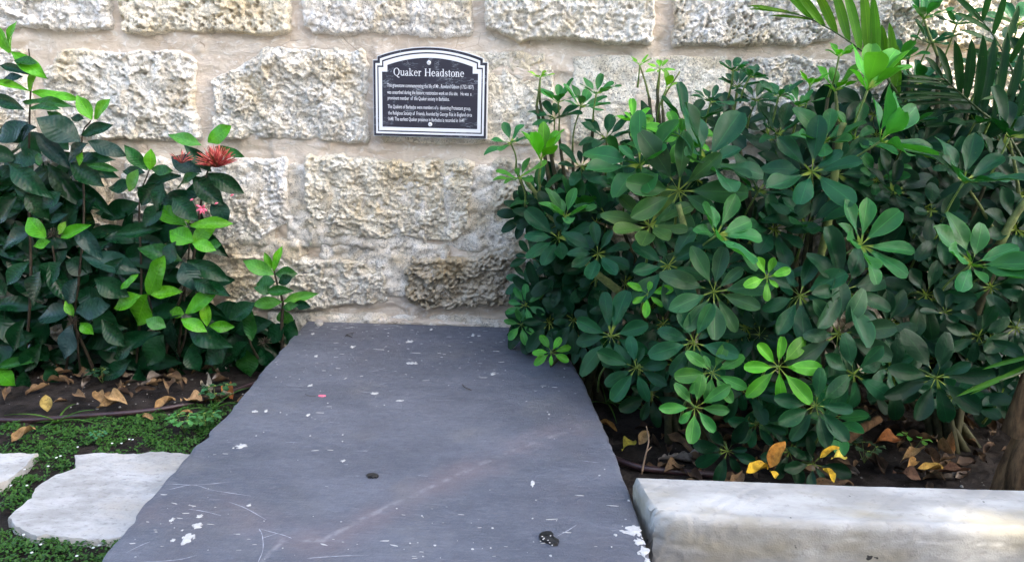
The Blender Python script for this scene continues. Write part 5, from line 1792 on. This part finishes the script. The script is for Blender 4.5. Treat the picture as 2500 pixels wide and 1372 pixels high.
thing('fallen_branch', mb.mesh('fallen_branch'), M['palm_bark'], 'thick cut brown branch stub slanting behind the kerb', 'branch')


def weed(px, py, z, n, size, col, label, cat='weed', lean=.5, me=None, group='small weeds in the beds'):
    c = PZ(px, py, z)
    root = empty('weed', c, label, cat, group)
    for k in range(n):
        a = 6.283 * k / n + random.uniform(-.4, .4)
        d = Vector((math.cos(a) * lean, math.sin(a) * lean, 1)).normalized()
        top = c + d * size * random.uniform(.7, 1.2)
        mb = MB()
        mb.tube([c, c + d * size * .5, top], [.0010, .0008, .0006], 5)
        st = link('leaf_stalk', mb.mesh('leaf_stalk'), M['petiole'], root)
        for j in range(3):
            b_ = a + (j - 1) * 1.6
            o = bpy.data.objects.new('leaf', me or UMB[2])
            COL.objects.link(o)
            o.parent = st
            o.matrix_basis = frame(top, Vector((math.cos(b_), math.sin(b_), .1)), Vector((0, 0, 1)), size * .55, 1.2)
            o.color = (*jit(col), 1)


weed(450, 1056, .01, 8, .05, (.06, .20, .06), 'leafy clover-like weed at the back edge of the large flagstone')
weed(505, 1045, .01, 5, .05, (.05, .16, .05), 'clover-like weed against the slab side')
weed(530, 985, .01, 6, .06, (.03, .10, .04), 'shaded feathery weed between fallen leaves and the slab')
weed(242, 1076, .01, 4, .03, (.05, .18, .08), 'single small clover weed on the bare soil')
weed(250, 935, .01, 6, .06, (.02, .06, .03), 'dark clover weed under the ixora shrubs')
weed(2230, 1100, .05, 2, .05, (.14, .40, .06), 'bright green seedling among the sunlit dry leaves', 'seedling')
weed(2110, 1130, .03, 4, .05, (.03, .07, .03), 'dim small weed behind the kerb near the yellow leaves')
GRS = leaf_mesh('grass_blade', [.02, .03, .032, .03, .025, .018, .002], .2, .45, .1, 71, 9, 1, .4)
GRS.materials.append(M['palm'])
for (px, py, n, lab) in ((140, 1030, 9, 'loose tuft of thin grass blades on the soil'), (520, 1000, 10, 'small grass tuft near the slab side'), (1480, 985, 10, 'faint grass tuft under the shrub beside the slab')):
    c = PZ(px, py, .005)
    root = empty('grass_tuft', c, lab, 'grass', 'grass tufts')
    for k in range(n):
        a = random.random() * 6.28
        put('grass_blade', GRS, frame(c, Vector((math.cos(a) * 1.1, math.sin(a) * 1.1, random.uniform(.4, 1.1))), Vector((0, 0, 1)), random.uniform(.07, .15), .7), root, jit((.06, .15, .03)))

# ------------------------------------------------------------------ shade tree behind the viewer
def sun_to(p, y):                                        # where the light that passes p meets the upright plane at y
    t = (p[:, 1] - y) / SUN.y
    return p[:, 0] - SUN.x * t, p[:, 2] - SUN.z * t


tree = empty('shade_tree', (7.6, -6.4, 0), 'broad leafy tree standing behind the viewer and shading the wall', 'tree')
N = 26000
tg = np.stack([rng.uniform(-3.3, 3.2, N), rng.uniform(-2.6, 0.1, N), rng.uniform(-.1, 2.1, N)], 1)
dist = rng.uniform(8.5, 11.0, N)
C_ = tg + np.array(SUN)[None, :] * dist[:, None]
keep = np.ones(N, bool)
yk = kf1.y
for (px, py, rx, rz, plane) in ((2400, 150, .19, .16, 0), (2490, 60, .12, .12, 0), (2300, 95, .07, .05, 0), (2480, 270, .10, .08, 0), (2560, 200, .2, .2, 0), (2490, 1340, .085, .05, 1), (2560, 1300, .12, .09, 1), (2440, 1215, .05, .02, 1)):
    y = -0.03 if plane == 0 else yk
    c = PY(px, py, y)
    qx, qz = sun_to(C_, y)
    keep &= (rng.random(N) < (.0 if plane == 0 else .12)) | (((qx - c.x) / (rx + .09)) ** 2 + ((qz - c.z) / (rz + .09)) ** 2 > 1)
C_ = C_[keep]
n = len(C_)
nrm = rng.normal(0, 1, (n, 3)) * .55 + np.array(SUN)[None] * 1.0
nrm /= np.linalg.norm(nrm, axis=1)[:, None]
t1 = np.cross(nrm, rng.normal(0, 1, (n, 3)))
t1 /= np.linalg.norm(t1, axis=1)[:, None]
t2 = np.cross(nrm, t1)
a_, b_ = .10, .055
V = np.stack([C_ - t1 * a_, C_ - t2 * b_ + t1 * .01, C_ + t1 * a_, C_ + t2 * b_ + t1 * .01], 1)
me = mesh_from('crown', V.reshape(-1, 3), np.arange(n * 4).reshape(-1, 4), False)
me.uv_layers.new(name='uv')
o = link('crown', me, M['umbrella'], tree)
o.color = (.05, .12, .03, 1)
o['kind'] = 'stuff'
mb = MB()
cc = Vector(C_.mean(0).tolist())
b = Vector((7.6, -6.4, -.1))
mb.tube(spline([b, b + Vector((0, .1, 1.2)), b * .45 + cc * .55 + Vector((0, 0, -.1)), cc], 6), list(np.linspace(.2, .08, 19)), 12)
for k in range(12):
    e = Vector(C_[rng.integers(n)].tolist())
    s = b * .5 + cc * .5
    mb.tube(spline([s, (s + e) / 2 + Vector((0, 0, .15)), e], 5), list(np.linspace(.06, .012, 11)), 7)
link('trunk', mb.mesh('trunk'), M['tree_bark'], tree)

# ------------------------------------------------------------------ unseen wall added behind the viewer to block low sky light
sky_block = empty('sky_blocking_wall', (0, -5.6, 0), 'tall plain wall with a coping, added behind the viewer to block low sky light', 'wall')


def box_mesh(name, x0, x1, y0, y1, z0, z1):
    return mesh_from(name, [(x0, y0, z0), (x1, y0, z0), (x1, y1, z0), (x0, y1, z0), (x0, y0, z1), (x1, y0, z1), (x1, y1, z1), (x0, y1, z1)],
                     [(0, 3, 2, 1), (0, 1, 5, 4), (1, 2, 6, 5), (2, 3, 7, 6), (3, 0, 4, 7), (4, 5, 6, 7)], False)


link('wall_panel', box_mesh('wall_panel', -9, 9, -5.9, -5.6, -.1, 3.3), M['concrete'], sky_block)
link('coping', box_mesh('coping', -9.05, 9.05, -5.96, -5.54, 3.303, 3.4), M['concrete'], sky_block)
for x in (-6, -2, 2, 6):
    link('pier', box_mesh('pier', x - .2, x + .2, -5.597, -5.45, -.1, 3.28), M['concrete'], sky_block)
